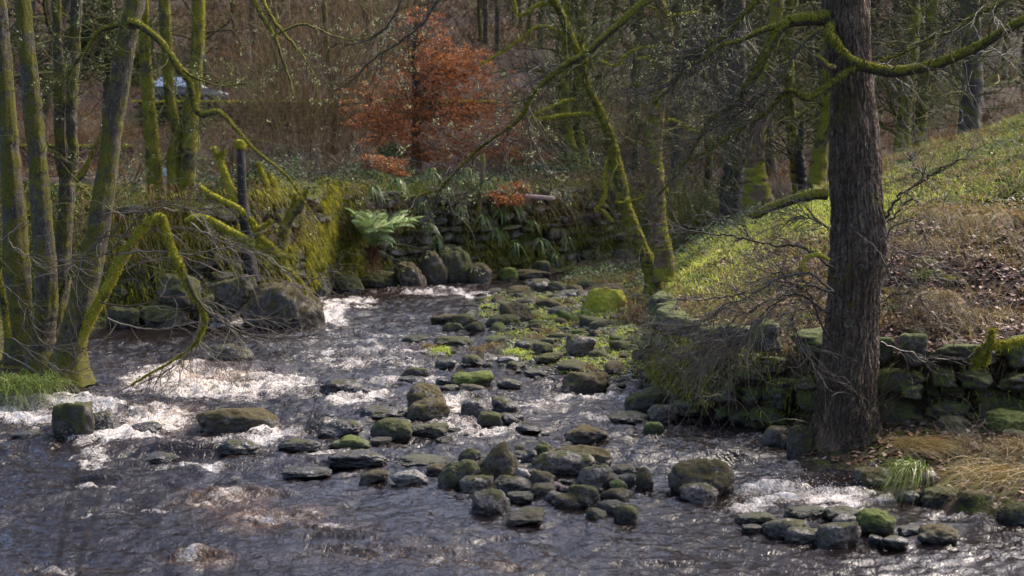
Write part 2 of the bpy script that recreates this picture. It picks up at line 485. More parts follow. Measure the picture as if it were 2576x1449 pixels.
def m_water():
    N = NT("peaty_river_water")
    F = N.attr("foam"); A = N.attr("amber"); CH = N.attr("chop")
    vf = N.mapd((1.0, .6, 1.0))
    n1 = N.noise(3.2, vf, 5, .6, 1.2)
    n2 = N.noise(13, vf, 6, .72, 1.4)
    n3 = N.noise(46, N.mapd((1, .7, 1)), 4, .75, .6)
    n4 = N.noise(7.0, N.mapd((.55, 1.5, 1)), 5, .65, 2.2)
    st4 = N.math('MULTIPLY', N.math('SUBTRACT', .09, N.math('ABSOLUTE', N.math('SUBTRACT', n4, .5))), 1.1)
    n1 = N.math('ADD', n1, st4)
    pat = N.math('ADD', N.math('MULTIPLY', n1, .30), N.math('ADD', N.math('MULTIPLY', n2, .42), N.math('MULTIPLY', n3, .28)))
    th = N.math('ADD', N.math('MULTIPLY', N.math('SUBTRACT', pat, .5), 3.0), N.math('MULTIPLY', N.math('SUBTRACT', F, .74), 1.05))
    mask = N.ramp(th, [(.0, 0.0), (.10, .28), (.42, 1.0)])
    amb = N.math('MULTIPLY', A, N.ramp(N.math('ADD', N.math('MULTIPLY', n1, .6), N.math('MULTIPLY', n2, .4)), [(.46, 1.0), (.64, 0.0)]))
    foamc = N.mix(N.ramp(n3, [(.36, 1.0), (.55, 0.0)]), (.74, .70, .66), (.20, .14, .10))
    foamc = N.mix(N.math('MULTIPLY', amb, .75), foamc, (.46, .32, .18))
    col = N.mix(mask, (.010, .0065, .006), foamc)
    col = N.mix(N.math('MULTIPLY', N.math('MULTIPLY', A, N.ramp(n2, [(.40, 0.0), (.6, .9)])), N.math('SUBTRACT', 1.0, mask)), col, (.12, .06, .02))
    r1 = N.noise(6.5, N.mapd((1.0, .62, 1)), 3, .6, 1.0)
    r2 = N.noise(19, N.mapd((1.0, .62, 1)), 4, .62, .8)
    rr1 = N.math('ABSOLUTE', N.math('SUBTRACT', r1, .5)); rr2 = N.math('ABSOLUTE', N.math('SUBTRACT', r2, .5))
    hh = N.math('SUBTRACT', 1.0, N.math('ADD', N.math('MULTIPLY', rr1, 1.6), N.math('MULTIPLY', rr2, .5)))
    hh = N.math('ADD', hh, N.math('MULTIPLY', r2, .2))
    hh = N.math('MULTIPLY', hh, N.math('ADD', .22, N.math('MULTIPLY', CH, .9)))
    hh = N.math('ADD', hh, N.math('MULTIPLY', mask, N.math('MULTIPLY', n3, .45)))
    rough = N.mix(mask, (.11,) * 3, (.55,) * 3)
    return N.set(col=col, rough=rough, ior=1.333, spec=.5, nrm=N.bump(hh, 1.0, .05))
M['water'] = m_water()

def m_plain(name, col, rough=.5, metal=0.0, noise=.25):
    N = NT(name)
    c = N.mix(N.ramp(N.noise(4, None, 6, .7), [(.3, 0.0), (.7, 1.0)]), tuple(x * (1 - noise) for x in col), col)
    return N.set(col=c, rough=rough, metal=metal, nrm=N.bump(N.noise(30, None, 4), .15, .01))

# ------------------------------------------------------------------ terrain
def _g(l): return [G(a, b)[:2] for a, b in l]
RIVER = np.array([(-20, 8.2), (20, 8.2), (20, 10.5)] + _g([(2900, 1370), (2576, 1318), (2417, 1284), (2317, 1262), (2217, 1232), (2110, 1186),
    (1995, 1172), (1975, 1126), (1912, 1069), (1717, 1019), (1675, 998), (1655, 962), (1528, 952), (1408, 939), (1345, 925), (1318, 905),
    (1275, 880), (1250, 855), (1225, 825), (1203, 785), (1212, 757), (1262, 737), (1290, 722), (1340, 712), (1420, 708)])
    + [(2.9, 39.4), (6, 40.6), (20, 42), (20, 46.5), (6, 44.6), (2.6, 42.6)] + _g([(1330, 692), (1200, 704), (1000, 716), (800, 742), (640, 796), (480, 812), (300, 822),
    (205, 842), (212, 890), (200, 938), (165, 962), (100, 988), (0, 996)]) + [(-13, 20.2), (-20, 19)])
WALLR = [(12, 17.0), (9.5, 17.2), (6.1, 17.2), (4.9, 17.5), (4.0, 18.0), (3.2, 18.6), (2.65, 19.2), (2.34, 19.95), (2.25, 21.0), (2.34, 22.5), (2.5, 24.5),
         (2.6, 26.5), (2.45, 29), (2.45, 33), (2.9, 36.5), (4.5, 38.6), (9, 39.5), (20, 40.2)]
REGR = np.array(WALLR + [(45, 40.2), (45, 17)])
WALLF = [(-45, 26.5), (-25, 27.5), (-12, 28.6), (-8.7, 29.6), (-6.7, 31.0), (-5.4, 33.2), (-4.7, 36.8), (-2.9, 38.9), (-.9, 40.3), (.9, 41.9), (2.4, 43.6),
         (6, 46), (20, 48), (60, 49)]
REGF = np.array(WALLF + [(400, 60), (400, 400), (-400, 400), (-400, 20)])

def sdist(X, Y, poly):
    """positive inside the polygon"""
    X = np.asarray(X, float); Y = np.asarray(Y, float)
    d = np.full(X.shape, 1e9); ins = np.zeros(X.shape, bool)
    n = len(poly)
    for i in range(n):
        ax, ay = poly[i]; bx, by = poly[(i + 1) % n]
        ex, ey = bx - ax, by - ay
        t = np.clip(((X - ax) * ex + (Y - ay) * ey) / (ex * ex + ey * ey + 1e-12), 0, 1)
        d = np.minimum(d, np.hypot(X - ax - t * ex, Y - ay - t * ey))
        c = ((ay > Y) != (by > Y))
        xi = (bx - ax) * (Y - ay) / ((by - ay) if by != ay else 1e-9) + ax
        ins ^= c & (X < xi)
    return np.where(ins, d, -d)

def terr(X, Y):
    X = np.asarray(X, float); Y = np.asarray(Y, float)
    s = -sdist(X, Y, RIVER)
    r = sdist(X, Y, REGR)
    f = sdist(X, Y, REGF)
    z = np.where(s > 0, .36 * (1 - np.exp(-s / .8)), -.5 * (1 - np.exp(s / .5)))
    z = z + .03 * fbm(X * 2.2, Y * 2.2, 0, 3, 3) * np.clip(s * 2, .3, 1)
    z = np.where((s > 0) & (X > -1.5) & (X < 3.2) & (Y > 21.5) & (Y < 40), z * (.28 + .5 * sstep(1.2, 2.6, X)), z)
    bar = sstep(-.3, .6, s) * ((X > -1.5) & (X < 3.2) & (Y > 22) & (Y < 39.5))
    z = z + bar * (.05 * fbm(X * 1.6, Y * 1.6, 0, 33, 4) + .015)
    # near bank, on which the camera stands
    nb = np.clip((8.2 - Y) * .55, 0, 1.95)
    z = np.where(Y < 8.2, nb, z)
    # right bank behind its wall
    rw = .16 + 2.6 * sstep(26, 31, Y)
    top = 1.0 + .05 * np.clip(X - 3, 0, 8)
    cap = 1.97 + .40 * np.clip(X - 4.7, -2, 9) - .11 * np.clip(Y - 29, 0, 12) * sstep(9, 6, X) + .14 * fbm(X * .6, Y * .6, 0, 9, 3) + .07 * fbm(X * 2.4, Y * 2.4, 0, 10, 3)
    hr = top * sstep(0, 1, r / rw) + .37 * np.clip(r - .1, 0, 60) * (.9 + .1 * sstep(2, 5, X)) + .10 * fbm(X * 1.1, Y * 1.1, 0, 4, 4) * sstep(0, 1, r)
    k = 4.0
    m = -np.log(np.exp(-k * np.clip(hr, -5, 12)) + np.exp(-k * cap)) / k
    z = np.where(r > 0, np.maximum(z * (1 - sstep(0, .15, r)), m), z)
    # far bank and hillside
    fw = .35 + 2.2 * sstep(-5.8, -8, X)
    base = 2.72 - .85 * sstep(2, 7, X) + .28 * fbm(X * .5, Y * .5, 0, 6, 4)
    hill = .185 * np.clip(Y - 50, 0, 200) + .6 * fbm(X * .07, Y * .07, 0, 8, 3) * sstep(50, 70, Y)
    road = sstep(2.2, 1.2, np.abs(Y - 66))
    hill = hill * (1 - road) + (.185 * 13.2) * road
    hf = base * sstep(0, 1, f / fw) + hill
    z = np.where(f > 0, np.maximum(z, hf), z)
    return z

def axis(a, b, pts):
    out = [a]
    while out[-1] < b:
        x = out[-1]
        step = np.interp(x, [p[0] for p in pts], [p[1] for p in pts])
        out.append(x + step)
    return np.array(out)

def grid_mesh(xs, ys, fn, name, extra=None):
    Xg, Yg = np.meshgrid(xs, ys)
    Z = fn(Xg, Yg)
    V = np.stack([Xg, Yg, Z], -1).reshape(-1, 3)
    nx, ny = len(xs), len(ys)
    i = np.arange(ny - 1)[:, None] * nx; j = np.arange(nx - 1)[None]
    q = np.stack([i + j, i + j + 1, i + nx + j + 1, i + nx + j], -1).reshape(-1, 4)
    return V, q, Xg, Yg, Z

xs = axis(-140, 140, [(-140, 5), (-20, .6), (-11, .14), (9, .14), (15, .5), (140, 5)])
ys = axis(-6, 260, [(-6, .8), (8, .5), (13, .13), (45, .14), (50, .5), (70, 1), (260, 6)])
V, q, Xg, Yg, Z = grid_mesh(xs, ys, terr, "ground")
r_ = sdist(Xg, Yg, REGR); f_ = sdist(Xg, Yg, REGF)
pX, pY = proj(Xg, Yg, Z)
green = np.where(r_ > 0, .35 + .25 * sstep(1.5, 4, r_) * 1.0, .45)
lit = sstep(2180, 2300, pX) * sstep(500, 620, pY) * (r_ > .3)
green = np.where(r_ > 0, green * (1 - lit), green)
green = np.where(f_ > 0, np.where(f_ < 3, .62, .22), green)
gm = mesh_np("ground", V, q, extra={"green": green.ravel(), "litter": lit.ravel()})
obj("ground", gm, M['ground'], kind="structure", label="mossy soil banks and brown wooded hillside on both sides of the river", cat="ground")

# narrow lane behind the low wall
lane = []
xs_ = np.linspace(-40, 30, 71)
lv = np.array([(x, y, float(terr(np.array([x]), np.array([66.0]))[0]) + .02) for x in xs_ for y in (64.9, 67.1)])
lq = np.array([(2 * i, 2 * i + 2, 2 * i + 3, 2 * i + 1) for i in range(70)])
M['lane'] = m_plain("lane_tarmac", (.06, .055, .05), .8)
obj("road", mesh_np("road", lv, lq), M['lane'], kind="structure", label="narrow lane running behind the low mossy wall", cat="road")

# ------------------------------------------------------------------ rocks
def c4(a, b, c, d): return (a / 2, 724.5 + b / 2, c / 2, 724.5 + d / 2)
def c5(a, b, c, d): return (858.7 + a / 2, 724.5 + b / 2, 858.7 + c / 2, 724.5 + d / 2)
def c6(a, b, c, d): return (1717 + a / 2, 724.5 + b / 2, 1717 + c / 2, 724.5 + d / 2)
def c2(a, b, c, d): return (858.7 + a / 2, b / 2, 858.7 + c / 2, d / 2)

_ico = {}
def ico(sub):
    if sub not in _ico:
        bm = bmesh.new(); bmesh.ops.create_icosphere(bm, subdivisions=sub, radius=1)
        _ico[sub] = (np.array([v.co[:] for v in bm.verts]), np.array([[v.index for v in f.verts] for f in bm.faces]))
        bm.free()
    v, f = _ico[sub]
    return v / np.linalg.norm(v, axis=1, keepdims=True), f

def rock_shape(sub, seed, p=9, nplanes=11, boxy=.5, rough=.06, skew=0.0, peak=0.0):
    rng = np.random.default_rng(seed)
    d, f = ico(sub)
    nr = rng.normal(size=(nplanes, 3)); nr /= np.linalg.norm(nr, axis=1, keepdims=True)
    off = rng.uniform(.72, 1.05, nplanes)
    bx = np.array([(1, 0, 0), (-1, 0, 0), (0, 1, 0), (0, -1, 0), (0, 0, 1), (0, 0, -1)], float)
    bx = bx + rng.normal(size=bx.shape) * .16
    bx /= np.linalg.norm(bx, axis=1, keepdims=True)
    nr = np.concatenate([nr, bx]); off = np.concatenate([off, np.full(6, .92 - .12 * boxy)])
    k = np.maximum(d @ nr.T, 0) / off
    inv = (k ** p).sum(1) ** (1 / p)
    sph = 1.0
    r = 1 / (inv * (0.55 + boxy * .4) + sph * (.45 - boxy * .4))
    V = d * r[:, None]
    if skew: V[:, 0] += skew * V[:, 2]
    if peak: 
        t = np.clip(V[:, 2], 0, 2); V[:, 0] *= 1 - peak * t; V[:, 1] *= 1 - peak * t
    V[:, 2] += .0
    V += d * (rough * 2.0 * fbm(V[:, 0] * 1.6, V[:, 1] * 1.6, V[:, 2] * 1.6, seed, 3))[:, None]
    V += d * (rough * .8 * fbm(V[:, 0] * 5, V[:, 1] * 5, V[:, 2] * 3.5, seed + 5, 4, .6))[:, None]
    V -= (V.max(0) + V.min(0)) / 2
    V /= V.max(0)
    return V, f

ROCKS = []        # (x, y, rx, ry) footprints, used by the water
def rock(box, mat, label, seed, p=9, dep=.75, base=0.0, boxy=.5, skew=0.0, peak=0.0, sub=None, name=None, group=None, turn=0.0, rough=.06, sink=.45, nplanes=11):
    x0, y0, x1, y1 = box
    cx = (x0 + x1) / 2
    Yb = G(cx, y1, base)[1]
    W = (x1 - x0) * Yb / FP
    D = W * dep
    Yc = Yb + D * .36
    W = (x1 - x0) * Yc / FP * 1.1; D *= 1.06; boxy = min(1.0, boxy + .14)
    top = PT(cx, y0, Yc + D * .05)[2]
    hgt = max(top - base, .03) * 1.04
    big = max(x1 - x0, (y1 - y0))
    sub = sub or (5 if big > 75 else 4 if big > 26 else 3)
    V, f = rock_shape(sub, seed, p, nplanes, boxy, rough, skew, peak)
    if turn:
        c, s = math.cos(turn), math.sin(turn)
        xx = V[:, 0] * c - V[:, 2] * s; zz = V[:, 0] * s + V[:, 2] * c
        V[:, 0] = xx / np.abs(xx).max(); V[:, 2] = zz / np.abs(zz).max()
    tot = hgt * (1 + sink)
    V = V * np.array([W / 2, D / 2, tot / 2]) + np.array([0, 0, hgt - tot / 2])
    name = name or ("boulder" if W > .42 else "river_stone")
    o = obj(name, mesh_np(name, V, f), M[mat], label=label, cat="boulder" if name == "boulder" else "mound" if name == "moss_mound" else "stone", group=group)
    o.location = (PT(cx, y0, Yc)[0], Yc, base)
    ROCKS.append((o.location[0], Yc, W / 2, D / 2, hgt))
    return o

RL = [
 # --- rocks in mid river
 (c5(337,483,533,600), 'rockbrown', "blocky mossy boulder resting just behind another boulder of the same size in mid river", dict(boxy=.7, skew=-.1, dep=.7)),
 (c5(328,556,540,668), 'rockbrown', "dark boulder with olive top directly in front of a blocky boulder in mid river", dict(boxy=.55)),
 (c5(72,597,350,662), 'rockdark', "long low dark slab left of the pair of mid river boulders", dict(boxy=.6, dep=.6)),
 (c5(150,657,352,762), 'rockmoss', "shaggy moss covered dome rock in front of the long dark slab", dict(boxy=.2)),
 (c5(262,657,356,712), 'rockdark', "small dark stone tucked behind the shaggy mossy dome rock", dict(boxy=.4)),
 (c5(360,680,536,742), 'rockmoss', "flat mossy rock right of the shaggy dome rock", dict(boxy=.4, skew=.2)),
 (c5(-64,740,146,814), 'rockgreen', "bright green moss cushion rock above a smooth brown boulder", dict(boxy=.3)),
 (c5(-60,812,228,898), 'rockdark', "smooth long brown wet boulder below the bright green moss rock", dict(boxy=.25)),
 (c5(-110,662,105,748), 'rockdark', "black wet rock with white water spilling around it left of the dome rock", dict(boxy=.35, skew=.2)),
 (c5(285,842,545,900), 'rockmoss', "wide flat mossy rock left of the central rock heap", dict(boxy=.3)),
 (c5(430,885,535,950), 'rockbrown', "small round brown mossy stone below the wide flat mossy rock", dict(boxy=.3)),
 (c5(90,912,235,982), 'rockbrown', "low dark mossy stone left of the smooth pale grey wedge", dict(boxy=.3, skew=.2)),
 (c5(250,920,445,992), 'rockpale', "smooth pale grey wedge shaped stone lying in the river", dict(boxy=.7, p=14, skew=-.2, dep=.6)),
 (c5(487,866,692,1008), 'rockmoss', "slanted boulder with a vivid green moss patch at the left of the rock heap", dict(boxy=.55, skew=.3, peak=.12)),
 (c5(598,946,760,1032), 'rock', "pale speckled stone leaning at the front left of the rock heap", dict(boxy=.6, skew=-.15)),
 (c5(648,1012,850,1145), 'rock', "large square grey block at the front of the rock heap", dict(boxy=.9, p=14, dep=.7)),
 (c5(780,1115,1022,1192), 'rockbrown', "brown moss wedge rock lying alone in front of the square grey block", dict(boxy=.3, skew=.35)),
 (c5(660,772,885,985), 'rockbrown', "tallest peaked boulder of the rock heap with mossy crown", dict(boxy=.45, peak=.22)),
 (c5(590,805,700,880), 'rockmoss', "mossy shoulder rock behind the left side of the peaked boulder", dict(boxy=.3, skew=.25)),
 (c5(770,950,962,1024), 'rock', "oblong rounded grey stone in front of the peaked boulder", dict(boxy=.35)),
 (c5(822,865,900,925), 'rock', "small dark angular stone wedged right of the peaked boulder", dict(boxy=.6)),
 (c5(858,890,935,952), 'rock', "small slate grey stone leaning between the peaked boulder and the long slab", dict(boxy=.6, skew=.3)),
 (c5(880,905,955,990), 'rockpale', "small pale upright stone in the gap left of the long grey slab", dict(boxy=.6)),
 (c5(902,815,985,892), 'rockdark', "smooth dark reddish stone leaning against the mossy knob rock", dict(boxy=.3, skew=.3)),
 (c5(962,775,1075,868), 'rockmoss', "mossy knob rock behind the left end of the long grey slab", dict(boxy=.4)),
 (c5(962,822,1268,937), 'rock', "long grey lichen spotted slab lying across the rock heap", dict(boxy=.5, dep=.45, skew=.15)),
 (c5(1070,795,1360,905), 'rockbrown', "long mossy ridge rock behind the long grey slab", dict(boxy=.3, dep=.4, skew=-.2)),
 (c5(950,918,1070,1012), 'rockbrown', "dark mossy stone under the left end of the long grey slab", dict(boxy=.4)),
 (c5(945,990,1075,1060), 'rockbrown', "round mossy stone beside the small orange pebble", dict(boxy=.4)),
 (c5(1175,890,1350,1012), 'rock', "domed speckled grey boulder at the right of the long slab", dict(boxy=.45, skew=.15)),
 (c5(1045,978,1112,1022), 'rockred', "orange pebble in the hollow of the rock heap", dict(boxy=.3)),
 (c5(1098,995,1165,1030), 'rockred', "pinkish flat pebble right of the orange pebble", dict(boxy=.3)),
 (c5(1018,1020,1120,1080), 'rock', "rounded brown grey stone in front of the orange pebble", dict(boxy=.4)),
 (c5(1075,1032,1212,1118), 'rockbrown', "half round brown stone in front of the red leafed mossy rock", dict(boxy=.4)),
 (c5(1140,988,1300,1110), 'rockmoss', "big mossy rock with a red leaf on top in the rock heap", dict(boxy=.5)),
 (c5(836,1022,972,1072), 'rockmoss', "flat mossy slab right of the square grey block", dict(boxy=.4)),
 (c5(1228,1105,1335,1168), 'rockmoss', "low mossy rock left of the mossy cube at the heap front", dict(boxy=.3)),
 (c5(1372,1090,1500,1180), 'rockmoss', "mossy cube shaped rock at the front right of the heap", dict(boxy=.8)),
 (c5(1305,1065,1432,1110), 'rockmoss', "thin flat mossy stone behind the mossy cube rock", dict(boxy=.3)),
 (c5(1305,1005,1450,1082), 'rockbrown', "wide brown mossy stone at the right side of the heap", dict(boxy=.4)),
 (c5(1350,965,1438,1030), 'rockgreen', "small bright mossy stone on the right side of the heap", dict(boxy=.3)),
 (c5(1480,905,1568,1012), 'rockbrown', "upright mossy stone with water running down beside it right of the heap", dict(boxy=.5)),
 (c5(1362,888,1485,942), 'rockbrown', "low brown stone behind the right side of the heap", dict(boxy=.3)),
 (c5(1400,940,1480,1000), 'rockdark', "dark stone between the heap and the upright mossy stone", dict(boxy=.3)),
 (c5(1130,693,1337,780), 'rockbrown', "olive brown dome boulder alone behind the rock heap", dict(boxy=.3)),
 (c5(605,555,748,655), 'rockdark', "rough wet pyramid rock right of the two stacked boulders", dict(boxy=.4, peak=.2)),
 (c5(760,548,908,632), 'rockdark', "dark rock sloping down to the right beyond the pyramid rock", dict(boxy=.4, skew=-.45)),
 (c5(685,622,800,694), 'rockmoss', "small green mossy rock in front of the wet pyramid rock", dict(boxy=.3)),
 (c5(800,630,925,686), 'rockdark', "low black rock with water pouring over it", dict(boxy=.3, skew=-.3)),
 (c5(875,688,1005,720), 'rockdark', "thin dark rock barely above the water behind the heap", dict(boxy=.3)),
 (c5(915,765,1002,792), 'rockmoss', "small flat mossy rock just behind the mossy knob rock", dict(boxy=.3)),
 (c5(560,420,762,502), 'rockgreen', "flat green rock with a straw tuft near the shingle bar", dict(boxy=.35)),
 (c5(300,395,442,452), 'rockmoss', "mossy rock alone in the river upstream of the stacked boulders", dict(boxy=.4)),
 (c5(280,445,430,474), 'rockdark', "flat wet ledge at the foot of the lone upstream mossy rock", dict(boxy=.3)),
 (c5(592,483,725,531), 'rockbrown', "long rounded brown rock below the flat green rock", dict(boxy=.3)),
 (c5(475,455,555,492), 'rockdark', "small dark rock left of the flat green rock", dict(boxy=.3)),
 (c5(500,485,598,524), 'rockmoss', "small mossy rock right behind the blocky boulder", dict(boxy=.3)),
 (c5(778,455,910,501), 'rock', "smooth grey slab right of the flat green rock", dict(boxy=.4)),
 (c5(1112,420,1342,524), 'rockbrown', "large flat faced dark boulder at the edge of the shingle bar", dict(boxy=.55, skew=.1)),
 (c5(1432,500,1630,630), 'rockmoss', "tilted mossy boulder leaning at the end of the right wall", dict(boxy=.5, skew=.4, turn=.25)),
 (c5(1350,620,1560,686), 'rockdark', "low wet black boulder at the foot of the tilted mossy boulder", dict(boxy=.4)),
 (c5(1545,583,1700,682), 'rock', "rounded grey green boulder right of the tilted mossy boulder", dict(boxy=.45)),
 (c5(1525,672,1620,730), 'rockgreen', "small green rock in the water below the tilted boulder", dict(boxy=.3)),
 (c5(455,132,600,190), 'rockbrown', "brown mossy rock at the tip of the shingle bar", dict(boxy=.3)),
 (c5(510,175,608,226), 'rockmoss', "round mossy rock in front of the bar tip", dict(boxy=.3)),
 (c5(560,133,668,198), 'rockmoss', "shaggy wet rock adjoining the brown rock at the bar tip", dict(boxy=.4)),
 (c5(300,240,442,276), 'rockmoss', "flat mossy pair shaped rock left of the bar", dict(boxy=.3)),
 (c5(475,245,655,294), 'rockmoss', "wide mossy ledge rock at the bar edge", dict(boxy=.3)),
 (c5(730,133,905,205), 'rockmoss', "broad dark rock sloping with moss in the upper bar", dict(boxy=.45, skew=.1)),
 (c5(800,75,960,180), 'rockbrown', "large brown mossy boulder with straw grass in the upper bar", dict(boxy=.4, base=.06)),
 (c5(610,335,735,387), 'rockmoss', "mossy wedge rock at the lower left of the bar", dict(boxy=.4, skew=-.3)),
 (c5(712,370,762,400), 'rockbrown', "tiny brown rock right of the mossy wedge rock", dict(boxy=.3)),
 (c5(470,357,575,404), 'rockdark', "wet dark rock left of the mossy wedge rock", dict(boxy=.4)),
 (c5(787,344,890,380), 'rockpale', "pale flat slates lying at the bar edge", dict(boxy=.9, p=16, sub=4)),
 (c5(825,368,895,418), 'rockmoss', "dark green stone in front of the pale slates", dict(boxy=.4)),
 (c5(920,410,1022,446), 'rockdark', "dark oblong stone off the lower edge of the bar", dict(boxy=.4)),
 (c5(1135,238,1275,330), 'rock', "bare grey angular boulder standing in the middle of the bar", dict(boxy=.8, p=14, skew=.3, base=.1)),
 (c5(965,273,1062,327), 'rockmoss', "rounded mossy boulder left of the bare angular boulder", dict(boxy=.3, base=.06)),
 (c5(1003,250,1070,282), 'rock', "smooth grey stone behind the rounded mossy boulder", dict(boxy=.3, base=.1)),
 (c5(865,265,965,314), 'rockdark', "dark block partly hidden by straw in the bar", dict(boxy=.6, base=.05)),
 (c5(980,326,1112,382), 'rockmoss', "long tilted mossy stone in the lower bar", dict(boxy=.4, skew=.2, base=.04)),
 (c5(1245,310,1340,355), 'rockmoss', "oval mossy stone right of the bare angular boulder", dict(boxy=.3, base=.08)),
 (c5(1468,298,1612,395), 'rockbrown', "big dark cube of stone against the end of the right wall", dict(boxy=.95, p=16, base=.1)),
 (c5(1350,262,1475,320), 'rockmoss', "low mossy boulder between the oval stone and the dark cube", dict(boxy=.3, base=.12)),
 (c5(830,-12,975,42), 'rockbrown', "round brown boulder at the far head of the bar", dict(boxy=.3)),
 (c5(925,-45,1060,32), 'rock', "smooth pale topped boulder at the far head of the bar", dict(boxy=.3, base=.03)),
 (c5(1040,-35,1120,30), 'rockmoss', "mossy boulder right of the smooth pale topped boulder", dict(boxy=.4, skew=-.3, base=.06)),
 (c5(1085,12,1182,62), 'rockdark', "dark tilted boulder below the bar head", dict(boxy=.5, skew=.2, base=.1)),
 (c5(975,50,1100,100), 'rockbrown', "brown mossy hump in the upper bar", dict(boxy=.3, base=.1)),
 # --- left part of the river
 (c4(268,568,480,768), 'rockmoss', "tall angular mossy block at the left in white water", dict(boxy=.85, p=14, dep=.9, skew=.1)),
 (c4(440,622,597,742), 'rockdark', "dark tapering rock joined to the right of the tall angular block", dict(boxy=.6, skew=-.45)),
 (c4(65,720,210,764), 'rockdark', "low dark stone in calm water at the far left", dict(boxy=.3)),
 (c4(1003,598,1402,724), 'rockbrown', "loaf shaped large boulder with olive top splashed by spray", dict(boxy=.6, dep=.55)),
 (c4(1224,-20,1614,205), 'rockbrown', "huge brown mossy boulder in the far channel under the drooping branches", dict(boxy=.55, peak=.14, dep=.7, nplanes=14)),
 (c4(1060,280,1265,380), 'rock', "pointed brown rock breaking the rapids left of centre", dict(boxy=.4, peak=.35, skew=-.2)),
 (c4(1612,455,1830,530), 'rockdark', "smooth black rounded rock right of the rapids", dict(boxy=.2)),
 (c5(55,497,148,546), 'rockdark', "small black rock at the right end of the smooth black one", dict(boxy=.2)),
 (c4(1100,762,1297,842), 'rockdark', "round wet rock with a water collar below the loaf shaped boulder", dict(boxy=.25)),
 (c4(1403,755,1610,822), 'rockdark', "rough wet oblong rock left of the bright green moss rock", dict(boxy=.35)),
 (c4(710,828,900,880), 'rockdark', "dark rock just breaking the surface left of the foreground", dict(boxy=.3, skew=.2)),
 (c4(1420,895,1660,952), 'rockdark', "broad nearly drowned black rock in the foreground water", dict(boxy=.2)),
 (c4(640,680,810,745), 'rockdark', "drowned rock with golden white water pouring over it", dict(boxy=.2)),
 # --- right foreground
 (c6(-62,857,250,1042), 'rockbrown', "large black wet boulder with mossy top near the main tree", dict(boxy=.5, peak=.1, skew=-.1)),
 (c6(-10,982,182,1084), 'rock', "smooth brown scooped stone at the foot of the black wet boulder", dict(boxy=.6)),
 (c6(272,1130,470,1200), 'rockmoss', "mossy rock at the left of the front right stone group", dict(boxy=.4)),
 (c6(295,1188,408,1232), 'rockbrown', "small mossy stone below the leftmost rock of the front right group", dict(boxy=.3)),
 (c6(410,1155,635,1254), 'rock', "long brown grey boulder in the front right group", dict(boxy=.5, skew=.1)),
 (c6(520,1202,712,1284), 'rock', "rounded grey boulder between the long brown one and the striped one", dict(boxy=.35)),
 (c6(675,1170,892,1312), 'rock', "tilted striped grey boulder at the front of the right group", dict(boxy=.4, skew=.3, turn=.2)),
 (c6(755,1137,870,1200), 'rockpale', "pinkish pale stone behind the striped grey boulder", dict(boxy=.35, skew=.3)),
 (c6(880,1115,1072,1234), 'rockgreen', "very mossy green round boulder right of the striped boulder", dict(boxy=.4)),
 (c6(718,1100,905,1168), 'rockmoss', "mossy boulder behind the pinkish stone", dict(boxy=.35)),
 (c6(512,1095,722,1152), 'rockmoss', "flat mossy rock farthest back in the front right group", dict(boxy=.3)),
 (c6(1180,1190,1388,1290), 'rockbrown', "brown mossy dome rock at the right end of the front right group", dict(boxy=.3)),
 (c6(1090,1195,1215,1242), 'rockdark', "dark wet stone left of the brown mossy dome rock", dict(boxy=.3, skew=.2)),
 (c6(1000,1245,1130,1310), 'rockdark', "black stone in front of the brown mossy dome rock", dict(boxy=.3)),
 (c6(932,1243,1020,1290), 'rockdark', "low wet stone right of the striped boulder", dict(boxy=.3)),
 (c6(390,692,535,802), 'rock', "grey wet boulder on the bank left of the main tree", dict(boxy=.45, skew=.3)),
 (c6(488,745,570,812), 'rockbrown', "brown stone between the grey wet boulder and the main tree", dict(boxy=.4)),
 (c6(535,690,660,860), 'rockmoss', "mossy stone pressed against the root of the main tree", dict(boxy=.5)),
 (c6(1190,918,1290,1040), 'rockdark', "dark stone beside the fresh green grass tuft", dict(boxy=.4)),
 (c6(1085,1020,1202,1075), 'rockpale', "pale flat stone under the fresh green grass tuft", dict(boxy=.5, skew=-.3)),
 (c6(1548,612,1780,742), 'rockgreen', "big rounded moss cushion boulder at the foot of the right wall", dict(boxy=.2, base=.3)),
 (c6(1290,640,1440,720), 'rockmoss', "low mossy hump at the foot of the right wall", dict(boxy=.2, base=.3)),
 (c6(1400,1020,1600,1120), 'rockmoss', "dark mossy ledge rock below the golden grass at the water edge", dict(boxy=.4)),
 (c6(1600,1080,1800,1190), 'rockmoss', "mossy bank stone at the far right water edge", dict(boxy=.4)),
 (c6(1200,1000,1400,1090), 'rockmoss', "mossy ledge stone right of the pale flat stone", dict(boxy=.3)),
 (c6(860,900,1060,1010), 'rockbrown', "rounded earthy rock at the water edge right of the main tree", dict(boxy=.3)),
 # --- foot of the far wall
 (c2(500,1245,655,1425), 'rockmoss', "tall leaning boulder at the foot of the far wall", dict(boxy=.55, skew=-.2)),
 (c2(630,1325,752,1428), 'rockbrown', "dark rounded boulder right of the tall leaning one below the far wall", dict(boxy=.35)),
 (c2(380,1265,530,1430), 'rockbrown', "broad brown boulder left of the tall leaning one below the far wall", dict(boxy=.5)),
 (c2(270,1318,430,1456), 'rockbrown', "sloping black boulder below the big fern", dict(boxy=.4, skew=-.4)),
 (c2(330,1215,450,1310), 'rockgreen', "mossy topped block jutting out right of the big fern", dict(boxy=.6, base=.35)),
 (c2(100,1360,290,1452), 'rockmoss', "wide boulder at the waterline under the big fern", dict(boxy=.4)),
 (c2(-40,1300,90,1400), 'rockmoss', "rounded mossy boulder left of the big fern", dict(boxy=.4, base=.2)),
 (c2(-60,1380,110,1475), 'rockmoss', "mossy waterline boulder behind the huge brown boulder", dict(boxy=.35)),
